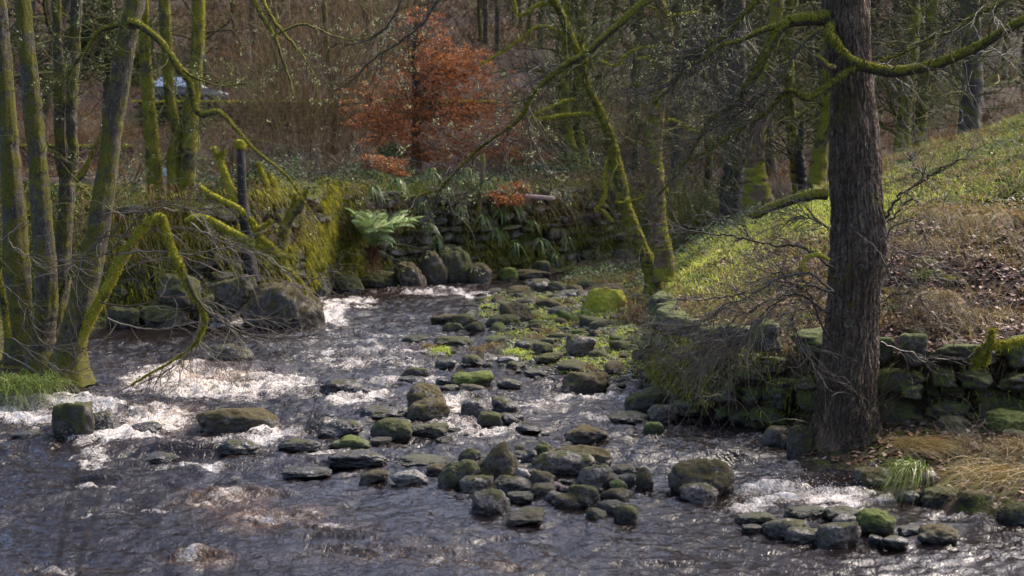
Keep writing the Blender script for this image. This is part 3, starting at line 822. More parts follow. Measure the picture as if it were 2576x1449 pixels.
 (c2(-260,1370,-60,1490), 'rockmoss', "dark mossy boulder hidden behind the huge brown boulder", dict(boxy=.35)),
 (c2(590,1225,680,1290), 'rockgreen', "bright mossy stone in the lowest course of the far wall", dict(boxy=.5, base=.55)),
 (c2(740,1280,870,1370), 'rockmoss', "dark mossy stone at the foot of the middle of the far wall", dict(boxy=.4)),
 (c2(790,1345,890,1410), 'rockgreen', "round green stone by the water under the far wall", dict(boxy=.2)),
 (c2(880,1355,1050,1408), 'rockbrown', "low brown boulder at the right foot of the far wall", dict(boxy=.3)),
 (c2(1030,1280,1110,1350), 'rockmoss', "mossy stone at the right end of the far wall base", dict(boxy=.4, base=.1)),
 (c2(960,1310,1050,1365), 'rockmoss', "small mossy stone behind the low brown boulder at the far wall", dict(boxy=.4, base=.15)),
 (c2(920,1400,1060,1450), 'rockdark', "wet dark boulder in the far bend of the river", dict(boxy=.3)),
 ((480, 742, 600, 815), 'rockmoss', "mossy boulder on the left bank behind the drooping twigs", dict(boxy=.4)),
 ((340, 760, 470, 822), 'rockmoss', "rounded bank boulder right of the leaning tree stem", dict(boxy=.4)),
 ((270, 770, 350, 826), 'rockmoss', "dark bank boulder just behind the leaning tree stem", dict(boxy=.4)),
 ((540, 690, 640, 760), 'rockmoss', "mossy boulder above the left bank waterline", dict(boxy=.4, base=.5)),
 ((400, 690, 500, 760), 'rockmoss', "mossy boulder half way up the left bank", dict(boxy=.4, base=.5)),
]
for i, (b, mt, lab, kw) in enumerate(RL):
    rock(b, mt, lab, 100 + i * 7, **kw)

# moss hump with bright top on the bar
rock((1468, 722, 1580, 800), 'rockyellow', "yellow green moss covered hump behind the rush tuft on the bar", 991, boxy=.1, base=.12, peak=.1)

# small individual stones on the shingle bar
BAR = np.array(_g([(1655, 966), (1528, 954), (1408, 941), (1345, 928), (1275, 882), (1225, 828), (1212, 800), (1203, 765),
                   (1262, 737), (1400, 720), (1480, 760), (1560, 820), (1640, 850)]))
rg = np.random.default_rng(5)
protos = []
for k in range(10):
    V, f = rock_shape(3, 3000 + k, 9, 10, rg.uniform(.2, .7), .04)
    V = V * np.array([1, rg.uniform(.6, .9), rg.uniform(.4, .65)])
    protos.append(mesh_np("bar_stone", V, f))
placed = 0
xmin, ymin = BAR.min(0); xmax, ymax = BAR.max(0)
occ = [(r[0], r[1], max(r[2], r[3])) for r in ROCKS]
mats_s = ['rockmoss', 'rockmoss', 'rockbrown', 'rockdark', 'rock', 'rockgreen']
pm = {}
tries = 0
while placed < 210 and tries < 20000:
    tries += 1
    x, y = rg.uniform(xmin - .3, xmax), rg.uniform(ymin - .4, ymax)
    sdv = float(sdist(np.array([x]), np.array([y]), BAR)[0])
    if sdv < -.35: continue
    r = float(np.clip(rg.lognormal(-2.1, .5), .05, .30))
    if any((x - a) ** 2 + (y - b) ** 2 < (c * .8 + r * .75) ** 2 for a, b, c in occ): continue
    k = rg.integers(len(protos)); mk = mats_s[rg.integers(len(mats_s))]
    key = (int(k), mk)
    if key not in pm:
        me = protos[k].copy(); me.materials.clear(); me.materials.append(M[mk]); pm[key] = me
    lab = {'rockmoss': "small olive mossy stone half sunk among the shingle of the bar", 'rockbrown': "small brown mossy stone among the shingle of the bar",
           'rockdark': "small wet black stone among the shingle of the bar", 'rock': "small bare grey stone among the shingle of the bar",
           'rockgreen': "small stone with bright green moss cap on the bar"}[mk]
    o = obj("shingle_stone", pm[key], None, label=lab, cat="stone", group="small stones on the shingle bar")
    z = float(terr(np.array([x]), np.array([y]))[0])
    o.location = (x, y, max(z, -.02) + r * .12)
    o.scale = (r, r, r * rg.uniform(.7, 1.15)); o.rotation_euler = (rg.normal() * .15, rg.normal() * .15, rg.uniform(0, 6.28))
    occ.append((x, y, r)); ROCKS.append((x, y, r, r, r * .5)); placed += 1

zt0 = lambda a, b: float(terr(np.array([a]), np.array([b]))[0])
HEAP = np.array(_g([(1160, 1205), (1190, 1150), (1420, 1120), (1560, 1170), (1650, 1200), (1640, 1260), (1560, 1300), (1440, 1290), (1260, 1250)]))
SHL2 = np.array(_g([(1000, 850), (1200, 830), (1260, 880), (1400, 945), (1640, 975), (1560, 990), (1300, 945), (1080, 910)]))
SHELF = np.array(_g([(1990, 1130), (2060, 1060), (2560, 1120), (2570, 1290), (2400, 1270), (2230, 1222)]))
SHAL = np.array(_g([(900, 1060), (1100, 930), (1640, 960), (1720, 1050), (1560, 1110), (1200, 1110), (960, 1130)]))
for area, cnt, grp, rmin in ((HEAP, 60, "small stones filling the gaps of the rock heap", .05), (SHAL, 34, "small stones breaking the surface in mid river", .05), (SHL2, 60, "small stones in the shallows along the bar", .06), (SHELF, 34, "small stones on the shelf below the right wall", .06)):
    lo, hi = area.min(0), area.max(0); c = 0; tries = 0
    while c < cnt and tries < 4000:
        tries += 1
        x, y = rg.uniform(lo[0], hi[0]), rg.uniform(lo[1], hi[1])
        if sdist(np.array([x]), np.array([y]), area)[0] < 0: continue
        r = float(np.clip(rg.lognormal(-2.4, .4), rmin, .16))
        if any((x - a) ** 2 + (y - b) ** 2 < (q_ * .55 + r * .6) ** 2 for a, b, q_ in occ): continue
        k = rg.integers(len(protos)); mk = ['rockdark', 'rockbrown', 'rockmoss', 'rock'][rg.integers(4)]
        key = (int(k), mk)
        if key not in pm:
            me = protos[k].copy(); me.materials.clear(); me.materials.append(M[mk]); pm[key] = me
        lab = {'rockdark': "small wet black stone ", 'rockbrown': "small brown stone ", 'rockmoss': "small mossy stone ", 'rock': "small grey stone "}[mk] + ("wedged in the central rock heap" if area is HEAP else "in the shallows along the bar" if area is SHL2 else "on the shelf below the right wall" if area is SHELF else "poking out of the water in mid river")
        o = obj("river_stone", pm[key], None, label=lab, cat="stone", group=grp)
        o.location = (x, y, .0 if area is SHAL or area is SHL2 else zt0(x, y) + r * .1 if area is SHELF else .03); o.scale = (r, r * .8, r * rg.uniform(.7, 1.1)); o.rotation_euler = (0, 0, rg.uniform(0, 6.28))
        occ.append((x, y, r)); ROCKS.append((x, y, r, r, r * .5)); c += 1

for k, (b_, lab_) in enumerate([((590, 440, 700, 500), "left moss mound"), ((650, 405, 790, 450), "broad moss mound"), ((760, 430, 860, 480), "moss mound right of the broad one"), ((540, 480, 620, 530), "small low moss mound"), ((690, 470, 780, 530), "moss mound in the middle of the bank face"), ((300, 440, 420, 500), "moss mound between the stems"), ((130, 460, 250, 520), "moss mound far left behind the stems"), ((840, 560, 920, 640), "moss mound just left of the large fern")]):
    rock(b_, 'rockgreen', lab_ + " on the left bank above the river", 2200 + k, boxy=.1, base=[1.9, 2.3, 2.0, 1.6, 1.5, 1.9, 1.8, .8][k], name="moss_mound", sink=1.2, rough=.12)

# fine gravel of the bar: nobody could count it
N = 5200
gx = rg.uniform(xmin - .2, xmax + .4, N); gy = rg.uniform(ymin - .3, ymax + .5, N)
keep = sdist(gx, gy, BAR) > -.12
gx, gy = gx[keep], gy[keep]
gz = np.maximum(terr(gx, gy), -.02)
V0, f0 = rock_shape(1, 77, 8, 8, .5, .05)
sc_ = rg.uniform(.012, .05, len(gx))[:, None, None] * np.stack([rg.uniform(.8, 1.4, len(gx)), rg.uniform(.7, 1.2, len(gx)), rg.uniform(.35, .7, len(gx))], -1)[:, None]
VV = V0[None] * sc_ + np.stack([gx, gy, gz + .01], -1)[:, None]
ff = (np.arange(len(gx)) * len(V0))[:, None, None] + f0[None]
M['gravel'] = m_rnd("gravel", [(0, (.03, .028, .02)), (.4, (.08, .075, .05)), (.7, (.07, .085, .02)), (.95, (.2, .19, .16)), (1, (.2, .1, .05))], .5)
obj("gravel", mesh_np("gravel", VV.reshape(-1, 3), ff.reshape(-1, 3), np.repeat(rg.random(len(gx)), len(V0))), M['gravel'], kind="stuff",
    label="fine mossy gravel filling the gaps of the shingle bar", cat="gravel")

# ------------------------------------------------------------------ water
ZONES = [  # layout ellipses: cx, cy, rx, ry, foam strength, amber, chop
 (560, 985, 290, 30, .84, .4, 1), (430, 955, 150, 36, .78, .4, 1), (700, 960, 120, 30, .75, .3, .8), (70, 1035, 150, 42, .85, .35, 1), (230, 1020, 120, 35, .8, .2, 1),
 (380, 1055, 120, 42, .78, .75, 1), (340, 1095, 90, 30, .85, .4, 1), (250, 1100, 120, 26, .8, .2, .8), (570, 955, 90, 24, .62, 1.0, .6), (470, 945, 60, 20, .6, .9, .6),
 (680, 1105, 90, 34, .75, .35, .9), (560, 1120, 120, 34, .42, .25, .8), (240, 1160, 70, 40, .55, .1, .5), (840, 800, 50, 34, .95, .25, 1), (870, 762, 90, 16, .75, .25, .9), (1130, 738, 190, 11, .72, .3, .9),
 (590, 815, 60, 12, .9, .1, .8), (1480, 702, 70, 8, .7, .2, .8), (560, 1262, 120, 26, .66, 1.3, 1), (700, 1302, 150, 30, .54, 1.2, 1), (500, 1402, 75, 20, .6, 1.3, 1),
 (230, 1222, 90, 7, .55, .3, .6), (130, 1430, 130, 14, .5, .4, .6), (300, 1285, 170, 5, .55, .1, .4), (480, 1180, 120, 8, .6, .05, .4),
 (1130, 1040, 80, 55, .70, .25, .9), (1180, 1072, 180, 24, .62, .3, .8), (1330, 1030, 140, 14, .55, .2, .7), (1500, 1002, 160, 14, .74, .15, .8), (1640, 985, 80, 14, .55, .1, .7),
 (1430, 968, 120, 20, .5, .3, .8), (900, 910, 280, 24, .48, .1, .7), (850, 1000, 170, 22, .62, .15, .8), (1000, 960, 150, 16, .55, .1, .7), (1300, 905, 160, 9, .45, .1, .5),
 (1960, 1238, 130, 24, .85, .35, 1), (2080, 1250, 130, 20, .8, .4, 1), (2230, 1262, 120, 16, .62, .2, .8), (1900, 1262, 80, 24, .6, .3, .8), (2100, 1275, 90, 14, .7, .2, .7), (1985, 1180, 90, 22, .5, .3, .7),
 (1880, 1110, 160, 22, .42, .1, .6), (2390, 1290, 120, 14, .40, .05, .6), (1600, 1240, 40, 22, .6, .2, .6), (1000, 1390, 260, 26, .40, .4, .7), (860, 1330, 120, 16, .42, .5, .6), (1180, 1420, 160, 18, .36, .5, .6),
 (820, 1130, 100, 18, .5, .25, .6), (1150, 1105, 90, 12, .5, .1, .6), (1720, 1230, 60, 12, .4, .1, .5), (1370, 1020, 60, 20, .5, .2, .6), (1510, 1050, 100, 14, .45, .1, .6),
]
FALL = [(560, 930, 210, 26), (380, 1040, 120, 30), (570, 945, 90, 22), (100, 1020, 120, 24), (600, 1240, 150, 22), (500, 1390, 90, 18), (230, 1210, 90, 14),
        (1250, 1000, 90, 14), (1430, 975, 110, 16), (800, 1080, 80, 20), (1950, 1225, 140, 18), (1830, 1150, 90, 22), (2100, 1235, 120, 16), (450, 1135, 180, 20), (870, 790, 70, 20), (1100, 733, 180, 10)]

def water_fields(X, Y):
    px, py = proj(X, Y, 0 * X)
    wx = px + 22 * fbm(X * 1.7, Y * 1.3, 0, 31, 3); wy = py + 9 * fbm(X * 2.1, Y * 1.6, 4, 41, 3)
    foam = np.zeros_like(X) + .36; amber = np.zeros_like(X); chop = np.full_like(X, .55)
    for cx, cy, rx, ry, fo, am, ch in ZONES:
        rx *= 1.12; ry *= 1.15
        e = np.exp(-1.3 * (((wx - cx) / rx) ** 2 + ((wy - cy) / ry) ** 2) ** 1.15)
        foam = np.maximum(foam, (.25 + fo * .95) * np.minimum(1, e * 1.25)); amber = np.maximum(amber, am * e); chop = np.maximum(chop, .3 + .7 * ch * e)
    calm = np.exp(-(((px - 330) / 200) ** 2 + ((py - 838) / 16) ** 2))
    chop *= 1 - .8 * calm
    mid = np.exp(-(((px - 950) / 420) ** 2 + ((py - 880) / 90) ** 2))
    foam = np.maximum(foam, .72 * mid); chop = np.maximum(chop, .95 * mid)  # white speckle raised here to paint in mid river's silvery sky sheen
    sx = X + .3 * fbm(X * 1.1, Y * 1.1, 7, 131, 3); sy = Y + .25 * fbm(X * 1.3, Y * 1.3, 9, 141, 3)
    st = 1 - 2 * np.abs(fbm(sx * 1.1, sy * 2.6, 2, 151, 4, .6))
    foam = foam + .16 * st * sstep(.25, .7, foam) - .03 + .10 * np.clip(st, 0, 1)
    near = sstep(1120, 1230, py)
    chop *= 1 - .56 * near
    return foam, amber, chop, px, py

def water_h(X, Y):
    foam, amber, chop, px, py = water_fields(X, Y)
    wx = X + .35 * fbm(X * .8, Y * .8, 0, 51, 3); wy = Y + .35 * fbm(X * .8, Y * .8, 2, 61, 3)
    a = fbm(wx * 1.2, wy * .9, 0, 71, 2)
    rid = 1 - 2 * np.abs(fbm(wx * 2.4, wy * 2.0, 1, 81, 4, .55))
    fine = 1 - 2 * np.abs(fbm(wx * 7, wy * 6.5, 3, 91, 4, .6))
    h = .03 * a + chop * (.050 * rid + .022 * fine) + .006 * fbm(X * 14, Y * 12, 5, 95, 3)
    h += foam * .028 * (1 - 2 * np.abs(fbm(wx * 4.2, wy * 4.5, 6, 99, 5, .65))) * 1.3
    # standing waves and water sliding over drowned rocks
    for cx, cy, rx, ry in FALL:
        g0 = G(cx, cy)
        k = g0[1] / FP
        ryw = abs(G(cx, cy - ry)[1] - G(cx, cy + ry)[1]) / 2 * .42
        u = (X - g0[0]) / (rx * k) + .25 * fbm(X * 1.6, Y * 1.6, 3, 44, 2); v = (Y - g0[1]) / ryw
        h += (.10 if cy < 1180 else .05) * np.exp(-(u ** 2) * 1.4) * np.exp(-np.where(v > 0, v * v * .6, v * v * 2.2)) * (1 + .4 * fbm(X * 3, Y * 3, 1, 45, 3))
        h -= .05 * np.exp(-(u ** 2) * 1.4) * np.exp(-((v + 1.5) ** 2) * 1.5)
    return h

wxs = axis(-26, 22, [(-26, 1.2), (-11, .3), (-8.6, .05), (6.4, .05), (8.5, .3), (22, 1.2)])
wys = axis(7.6, 47, [(7.6, .3), (11.2, .10), (11.8, .03), (19, .04), (28, .065), (44.5, .11), (47, .2)])
V, q, Xg, Yg, Z = grid_mesh(wxs, wys, water_h, "water")
foam, amber, chop, px, py = water_fields(Xg, Yg)
# foam collars and downstream tails at rocks
turb = np.clip((chop - .3) * 1.6, .25, 1)
for (rx_, ry_, a, b, hg) in ROCKS:
    if a < .12: continue
    m = (np.abs(Xg - rx_) < a * 2.5) & (Yg < ry_ + b * 2) & (Yg > ry_ - b * 4 - .3)
    if not m.any(): continue
    u = (Xg[m] - rx_) / a; v = (Yg[m] - ry_) / b
    d = np.sqrt(u * u + v * v)
    collar = np.exp(-((d - 1.08) / .10) ** 2) * .50
    tail = np.exp(-(np.abs(u) - .75) ** 2 * 5) * sstep(.6, -.6, v) * np.exp(np.clip(v + .8, -9, 0) * .9) * .50
    foam[m] = np.maximum(foam[m], np.maximum(collar, tail) * (.35 + .65 * turb[m]))
    Z[m] += .02 * np.exp(-((d - 1.1) / .25) ** 2) * sstep(-.2, .8, v) * turb[m]
V[:, 2] = Z.ravel()
sp_ = []
rs_ = np.random.default_rng(8)
for (cx, cy, rx, ry, fo, am, ch) in ZONES:
    if fo < .75: continue
    for _ in range(int(rx * 1.6)):
        g0 = G(cx + rs_.normal() * rx * .5, cy + rs_.normal() * ry * .5)
        r0 = rs_.uniform(.002, .0045); z0_ = abs(rs_.normal()) * .07 + .05
        sp_.append((g0[0], g0[1], z0_, r0))
sp_ = np.array(sp_)
V0, f0 = ico(1)
VV = V0[None] * sp_[:, 3][:, None, None] + sp_[:, :3][:, None]
M['spray'] = m_plain("spray_drops", (.85, .85, .86), .3)
obj("spray", mesh_np("spray", VV.reshape(-1, 3), ((np.arange(len(sp_)) * len(V0))[:, None, None] + f0[None]).reshape(-1, 3)), M['spray'], kind="stuff", label="white drops thrown up by the rapids", cat="spray")
# drop the sheet where solid ground stands well above it
gz = terr(Xg, Yg).ravel()
keepq = (gz[q] < .3).any(1)
q = q[keepq]
used = np.unique(q); remap = np.full(len(V), -1); remap[used] = np.arange(len(used))
wm = mesh_np("river_water", V[used], remap[q], extra={"foam": foam.ravel()[used], "amber": amber.ravel()[used], "chop": chop.ravel()[used]})
obj("water", wm, M['water'], kind="structure", label="dark peaty river with white and amber rapids", cat="water")

# ------------------------------------------------------------------ walls
def stone_wall(path, s0, s1, zfn, L, hc, mat, name, label, seed, depth=.35, jit=.05, sub=3):
    rng = np.random.default_rng(seed)
    P = np.array(path, float)
    seg = np.hypot(*(P[1:] - P[:-1]).T); cum = np.concatenate([[0], np.cumsum(seg)])
    shp = [rock_shape(sub, seed * 10 + k, 13, 5, .9, .09)[0] for k in range(10)]
    f = ico(sub)[1]
    Vs, Fs, off = [], [], 0
    z0, z1 = zfn
    z = z0
    while z < z1:
        h = hc * rng.uniform(.6, 1.5)
        s = s0 + rng.uniform(0, L)
        while s < s1:
            l = L * rng.uniform(.4, 1.9); hh = h * rng.uniform(.8, 1.2)
            x = np.interp(s + l / 2, cum, P[:, 0]); y = np.interp(s + l / 2, cum, P[:, 1])
            x2 = np.interp(s + l / 2 + .1, cum, P[:, 0]); y2 = np.interp(s + l / 2 + .1, cum, P[:, 1])
            a = math.atan2(y2 - y, x2 - x) + rng.normal() * .07
            if rng.random() > .03:
                v = shp[rng.integers(10)] * np.array([l / 2 * .98, depth / 2 * rng.uniform(.85, 1.25), hh / 2 * 1.02])
                t = rng.normal() * .05
                v = np.stack([v[:, 0] * math.cos(t) - v[:, 2] * math.sin(t), v[:, 1], v[:, 0] * math.sin(t) + v[:, 2] * math.cos(t)], -1)
                c, sn = math.cos(a), math.sin(a)
                o_ = rng.normal() * jit
                v = np.stack([v[:, 0] * c - v[:, 1] * sn + x + sn * o_, v[:, 0] * sn + v[:, 1] * c + y - c * o_, v[:, 2] + z + h / 2 + .03 * rng.normal()], -1)
                Vs.append(v); Fs.append(f + off); off += len(v)
            s += l
        z += h * .97
    return obj(name, mesh_np(name, np.concatenate(Vs), np.concatenate(Fs)), M[mat], label=label, cat="wall")

stone_wall(WALLR, 1.0, 13.2, (-.15, 1.0), .5, .26, 'wallright', "dry_stone_wall", "low mossy dry stone wall holding up the grassy right bank", 3, jit=.09, depth=.42, sub=4)
stone_wall(WALLF[3:], 0, 19.5, (-.1, 2.3), .45, .24, 'wall', "retaining_wall", "tall dark mossy stone retaining wall across the river bend", 4, jit=.07)

# low lane wall with moss top far behind, and the rusty brick wall at the left
def straight_wall(name, label, xa, xb, Y, zt, h, th, mat, topmat, courses, n, seed):
    rng = np.random.default_rng(seed)
    Vs, Fs, off = [], [], 0
    V0, f0 = rock_shape(2, seed, 16, 3, .98, .02)
    for c in range(courses):
        hh = h / courses
        for k in range(n):
            l = (xb - xa) / n
            v = V0 * np.array([l * .5, th / 2 * rng.uniform(.9, 1.05), hh * .5]) + np.array([xa + (k + .5 + .5 * (c % 2)) * l, Y + rng.normal() * .01, zt - h + (c + .5) * hh])
            Vs.append(v); Fs.append(f0 + off); off += len(v)
    root = empty(name, (0, 0, 0), label, "wall")
    root.location = ((xa + xb) / 2, Y, zt - h)
    o = obj("masonry", mesh_np("masonry", np.concatenate(Vs), np.concatenate(Fs)), M[mat], root); o.location = -root.location
    N = 5200
    R = np.stack([RNG.uniform(xa, xb, N), Y + RNG.uniform(-th * .6, th * .6, N), np.full(N, zt) - .02], -1)
    D = RNG.normal(size=(N, 3)) * .6 + np.array([0, -.3, .8])
    v, q_, r = blades(R, D, RNG.uniform(.06, .2, N), .05, .6, 2)
    o = obj("moss_cap", mesh_np("moss_cap", v, q_, r), M[topmat], root); o.location = -root.location
    return root

M['brick'] = m_rnd("rusty_brick", [(0, (.12, .04, .02)), (1, (.3, .11, .05))], .8)
_N = NT("red_brown_brick"); M['brickred'] = _N.set(col=_N.ramp(_N.noise(3, None, 6, .7), [(.35, (.05, .022, .014)), (.55, (.17, .055, .028)), (.7, (.06, .05, .02))]), rough=.85)
straight_wall("lane_wall", "low stone wall with yellow moss top in front of the parked car", PT(335, 255, 61)[0], PT(1250, 255, 61)[0], 61, PT(400, 254, 61)[2], 1.1, .45, 'wall', 'moss', 6, 34, 21)
straight_wall("brick_wall", "rusty red brown low wall behind the stems at far left", PT(-40, 365, 47)[0], PT(335, 365, 47)[0], 47, PT(100, 366, 47)[2], 1.2, .3, 'brickred', 'mossdull', 9, 18, 22)

# ------------------------------------------------------------------ things behind
def bm_obj(name, build, mat, root, smooth=False):
    bm = bmesh.new(); build(bm)
    m = bpy.data.meshes.new(name); bm.to_mesh(m); bm.free()
    for p in m.polygons: p.use_smooth = smooth
    return obj(name, m, mat, root)

def prism(bm, prof, y0, y1, inset=0.0, top=None):
    a = [bm.verts.new((x, y0, z)) for x, z in prof]; b = [bm.verts.new((x, y1, z)) for x, z in prof]
    n = len(prof)
    for i in range(n): bm.faces.new((a[i], a[(i + 1) % n], b[(i + 1) % n], b[i]))
    bm.faces.new(a[::-1]); bm.faces.new(b)

M['carpaint'] = m_plain("car_paint", (.05, .055, .065), .25, .3, .05)
M['carglass_sky'] = m_plain("car_glass_sky_tint", (.78, .83, .90), .08, 0, .05)  # pale base colour paints the reflected sky onto the panes
M['tyre'] = m_plain("tyre_rubber", (.015, .015, .015), .8)
M['chrome'] = m_plain("wheel_rim", (.4, .4, .42), .3, .9)
M['lamp'] = m_plain("lamp_glass", (.7, .7, .68), .15)
car = empty("parked_car", (0, 0, 0), "parked dark car with sky reflection painted pale on its windows behind the mossy lane wall", "car")
body = [(-2.1, .35), (2.1, .35), (2.15, .62), (2.0, .80), (1.0, .93), (-1.85, .96), (-2.12, .80)]
bm_obj("body", lambda bm: (prism(bm, body, -.85, .85), bmesh.ops.bevel(bm, geom=bm.edges[:], offset=.05, segments=3, affect='EDGES')), M['carpaint'], car, True)
def cabin(bm):
    lo = [(1.05, -.78, .92), (-1.8, -.78, .95), (-1.8, .78, .95), (1.05, .78, .92)]
    hi = [(.1, -.62, 1.44), (-1.2, -.62, 1.46), (-1.2, .62, 1.46), (.1, .62, 1.44)]
    a = [bm.verts.new(v) for v in lo]; b = [bm.verts.new(v) for v in hi]
    for i in range(4): bm.faces.new((a[i], a[(i + 1) % 4], b[(i + 1) % 4], b[i]))
    bm.faces.new(b); bmesh.ops.recalc_face_normals(bm, faces=bm.faces[:])
    bmesh.ops.bevel(bm, geom=bm.edges[:], offset=.04, segments=2, affect='EDGES')
bm_obj("cabin", cabin, M['carpaint'], car, True)
def quadp(vs):
    def f(bm):
        v = [bm.verts.new(p) for p in vs]; fc = bm.faces.new(v)
        r = bmesh.ops.extrude_face_region(bm, geom=[fc]); bmesh.ops.translate(bm, verts=[x for x in r['geom'] if isinstance(x, bmesh.types.BMVert)], vec=(0.004, -.012, .008))
        bmesh.ops.recalc_face_normals(bm, faces=bm.faces[:])
    return f
bm_obj("windscreen", quadp([(1.03, -.70, .95), (1.03, .70, .95), (.13, .56, 1.435), (.13, -.56, 1.435)]), M['carglass_sky'], car)
bm_obj("side_window", quadp([(.86, -.775, .97), (-.28, -.775, .98), (-.28, -.65, 1.40), (.10, -.65, 1.40)]), M['carglass_sky'], car)
bm_obj("side_window", quadp([(-.36, -.775, .98), (-1.62, -.775, .99), (-1.2, -.65, 1.40), (-.36, -.65, 1.40)]), M['carglass_sky'], car)
for x in (-1.35, 1.35):
    for y in (-.8, .8):
        def tyre(bm): bmesh.ops.create_cone(bm, cap_ends=True, segments=28, radius1=.33, radius2=.33, depth=.2, matrix=Matrix.Rotation(PI / 2, 4, 'X')); bmesh.ops.bevel(bm, geom=bm.edges[:], offset=.03, segments=2, affect='EDGES')
        def rim(bm): bmesh.ops.create_cone(bm, cap_ends=True, segments=20, radius1=.2, radius2=.16, depth=.22, matrix=Matrix.Rotation(PI / 2, 4, 'X'))
        t_ = bm_obj("wheel", tyre, M['tyre'], car, True); t_.location = (x, y, .33)
        bm_obj("rim", rim, M['chrome'], t_)
for y in (-.6, .6):
    h_ = bm_obj("headlight", lambda bm: bmesh.ops.create_uvsphere(bm, u_segments=16, v_segments=10, radius=.12), M['lamp'], car, True); h_.location = (2.06, y, .68); h_.scale = (.5, 1.3, .7)
cx_ = PT(470, 200, 66)
car.location = (cx_[0] - .05, 66.0, PT(470, 193, 66)[2] - 1.46)
car.scale = (.84, 1.1, 1.0)

post = empty("pale_board", (0, 0, 0), "pale grey green board standing between the mossy stems on the left bank", "board")
M['pale'] = m_plain("pale_paint", (.50, .56, .50), .6)
M['wood'] = m_plain("weathered_wood", (.16, .11, .07), .7)
bx_ = PT(421, 455, 38)
post.location = (bx_[0], 38, 2.3)
def panel(bm): prism(bm, [(-.13, .3), (.13, .3), (.13, .86), (-.13, .86)], -.02, .02); bmesh.ops.bevel(bm, geom=bm.edges[:], offset=.008, segments=2, affect='EDGES')
bm_obj("panel", panel, M['pale'], post)
bm_obj("post", lambda bm: prism(bm, [(-.04, -.1), (.04, -.1), (.04, .8), (-.04, .8)], .021, .08), M['wood'], post)

# clay pipe, post, logs
def tube_obj(name, lines, mat, sides=10, lump=0.0, parent=None, **kw):
    v, q_, r = tubes(lines, sides, lump, kw.pop("seed", 3))
    o = obj(name, mesh_np(name, v, q_, r), M[mat] if isinstance(mat, str) else mat, parent, **kw)
    if parent is not None: o.location = -parent.location
    return o
M['clay'] = m_plain("clay_pipe", (.52, .33, .25), .6)
a_ = np.array(PT(1318, 493, 40.6)); b_ = np.array(PT(1391, 499, 39.4)); d_ = b_ - a_
pp = [a_ - d_ * .4, a_, a_ + d_ * .5, b_, b_, b_ - d_ * .3]
tube_obj("clay_pipe", [(pp, [.062, .062, .062, .064, .046, .044])], 'clay', 20, label="pale terracotta drain pipe sticking out over the far wall", cat="pipe")
tube_obj("wooden_post", [limb([(1204, 540, 6), (1208, 480, 6.5), (1213, 430, 7), (1214, 385, 6)], 40.0, 4, .02)], 'bark_red', 12, .12, label="thin brown post standing against the middle of the far wall", cat="post")
M['logdark'] = m_bark("log_dark", (.02, .018, .018), (.10, .10, .105), .18)
for k, (rows, lab) in enumerate([([(1338, 420, 10), (1375, 424, 11), (1420, 432, 10), (1440, 440, 7)], "upper grey log of the pile behind the far bank"),
                                 ([(1345, 436, 9), (1390, 440, 10), (1430, 446, 8)], "lower grey log of the pile behind the far bank"),
                                 ([(1498, 440, 9), (1540, 452, 10), (1600, 462, 8), (1680, 468, 6)], "long dark log lying behind the two mossy trees")]):
    pts, rad = limb(rows, 46.5 - k * .3, 5)
    pts = np.concatenate([pts[:1], pts, pts[-1:]]); rad = np.concatenate([[.01], rad, [.01]])
    tube_obj("fallen_log", [(pts, rad)], 'logdark', 12, .15, label=lab, cat="log")

# ------------------------------------------------------------------ moss fuzz for limbs
def fuzz(lines, dens, L, up=.3, W=.012):
    R, D = [], []
    for pts, rad in lines:
        P = np.asarray(pts); r = np.asarray(rad)
        sl = np.linalg.norm(P[1:] - P[:-1], axis=1)
        n = max(3, int(dens * sl.sum()))
        t = RNG.uniform(0, len(P) - 1.001, n); i = t.astype(int); fr = (t - i)[:, None]
        c = P[i] * (1 - fr) + P[i + 1] * fr; rr = r[i] * (1 - fr[:, 0]) + r[i + 1] * fr[:, 0]
        T = P[i + 1] - P[i]; T /= np.linalg.norm(T, axis=1, keepdims=True) + 1e-9
        d = RNG.normal(size=(n, 3)); d -= (d * T).sum(1, keepdims=True) * T
        d /= np.linalg.norm(d, axis=1, keepdims=True)
        k = d[:, 2] > -RNG.random(n) * up * 2.2
        R.append((c + d * rr[:, None] * .93)[k]); D.append((d + RNG.normal(size=d.shape) * .45)[k])
    R = np.concatenate(R); D = np.concatenate(D); n = len(R)
    return blades(R, D, RNG.uniform(.4, 1.3, n) * L, W, RNG.uniform(0, .9, n), 2)

def part(name, vqr, mat, root, **kw):
    o = obj(name, mesh_np(name, *vqr), M[mat], root, **kw)
    o.location = -root.location
    return o

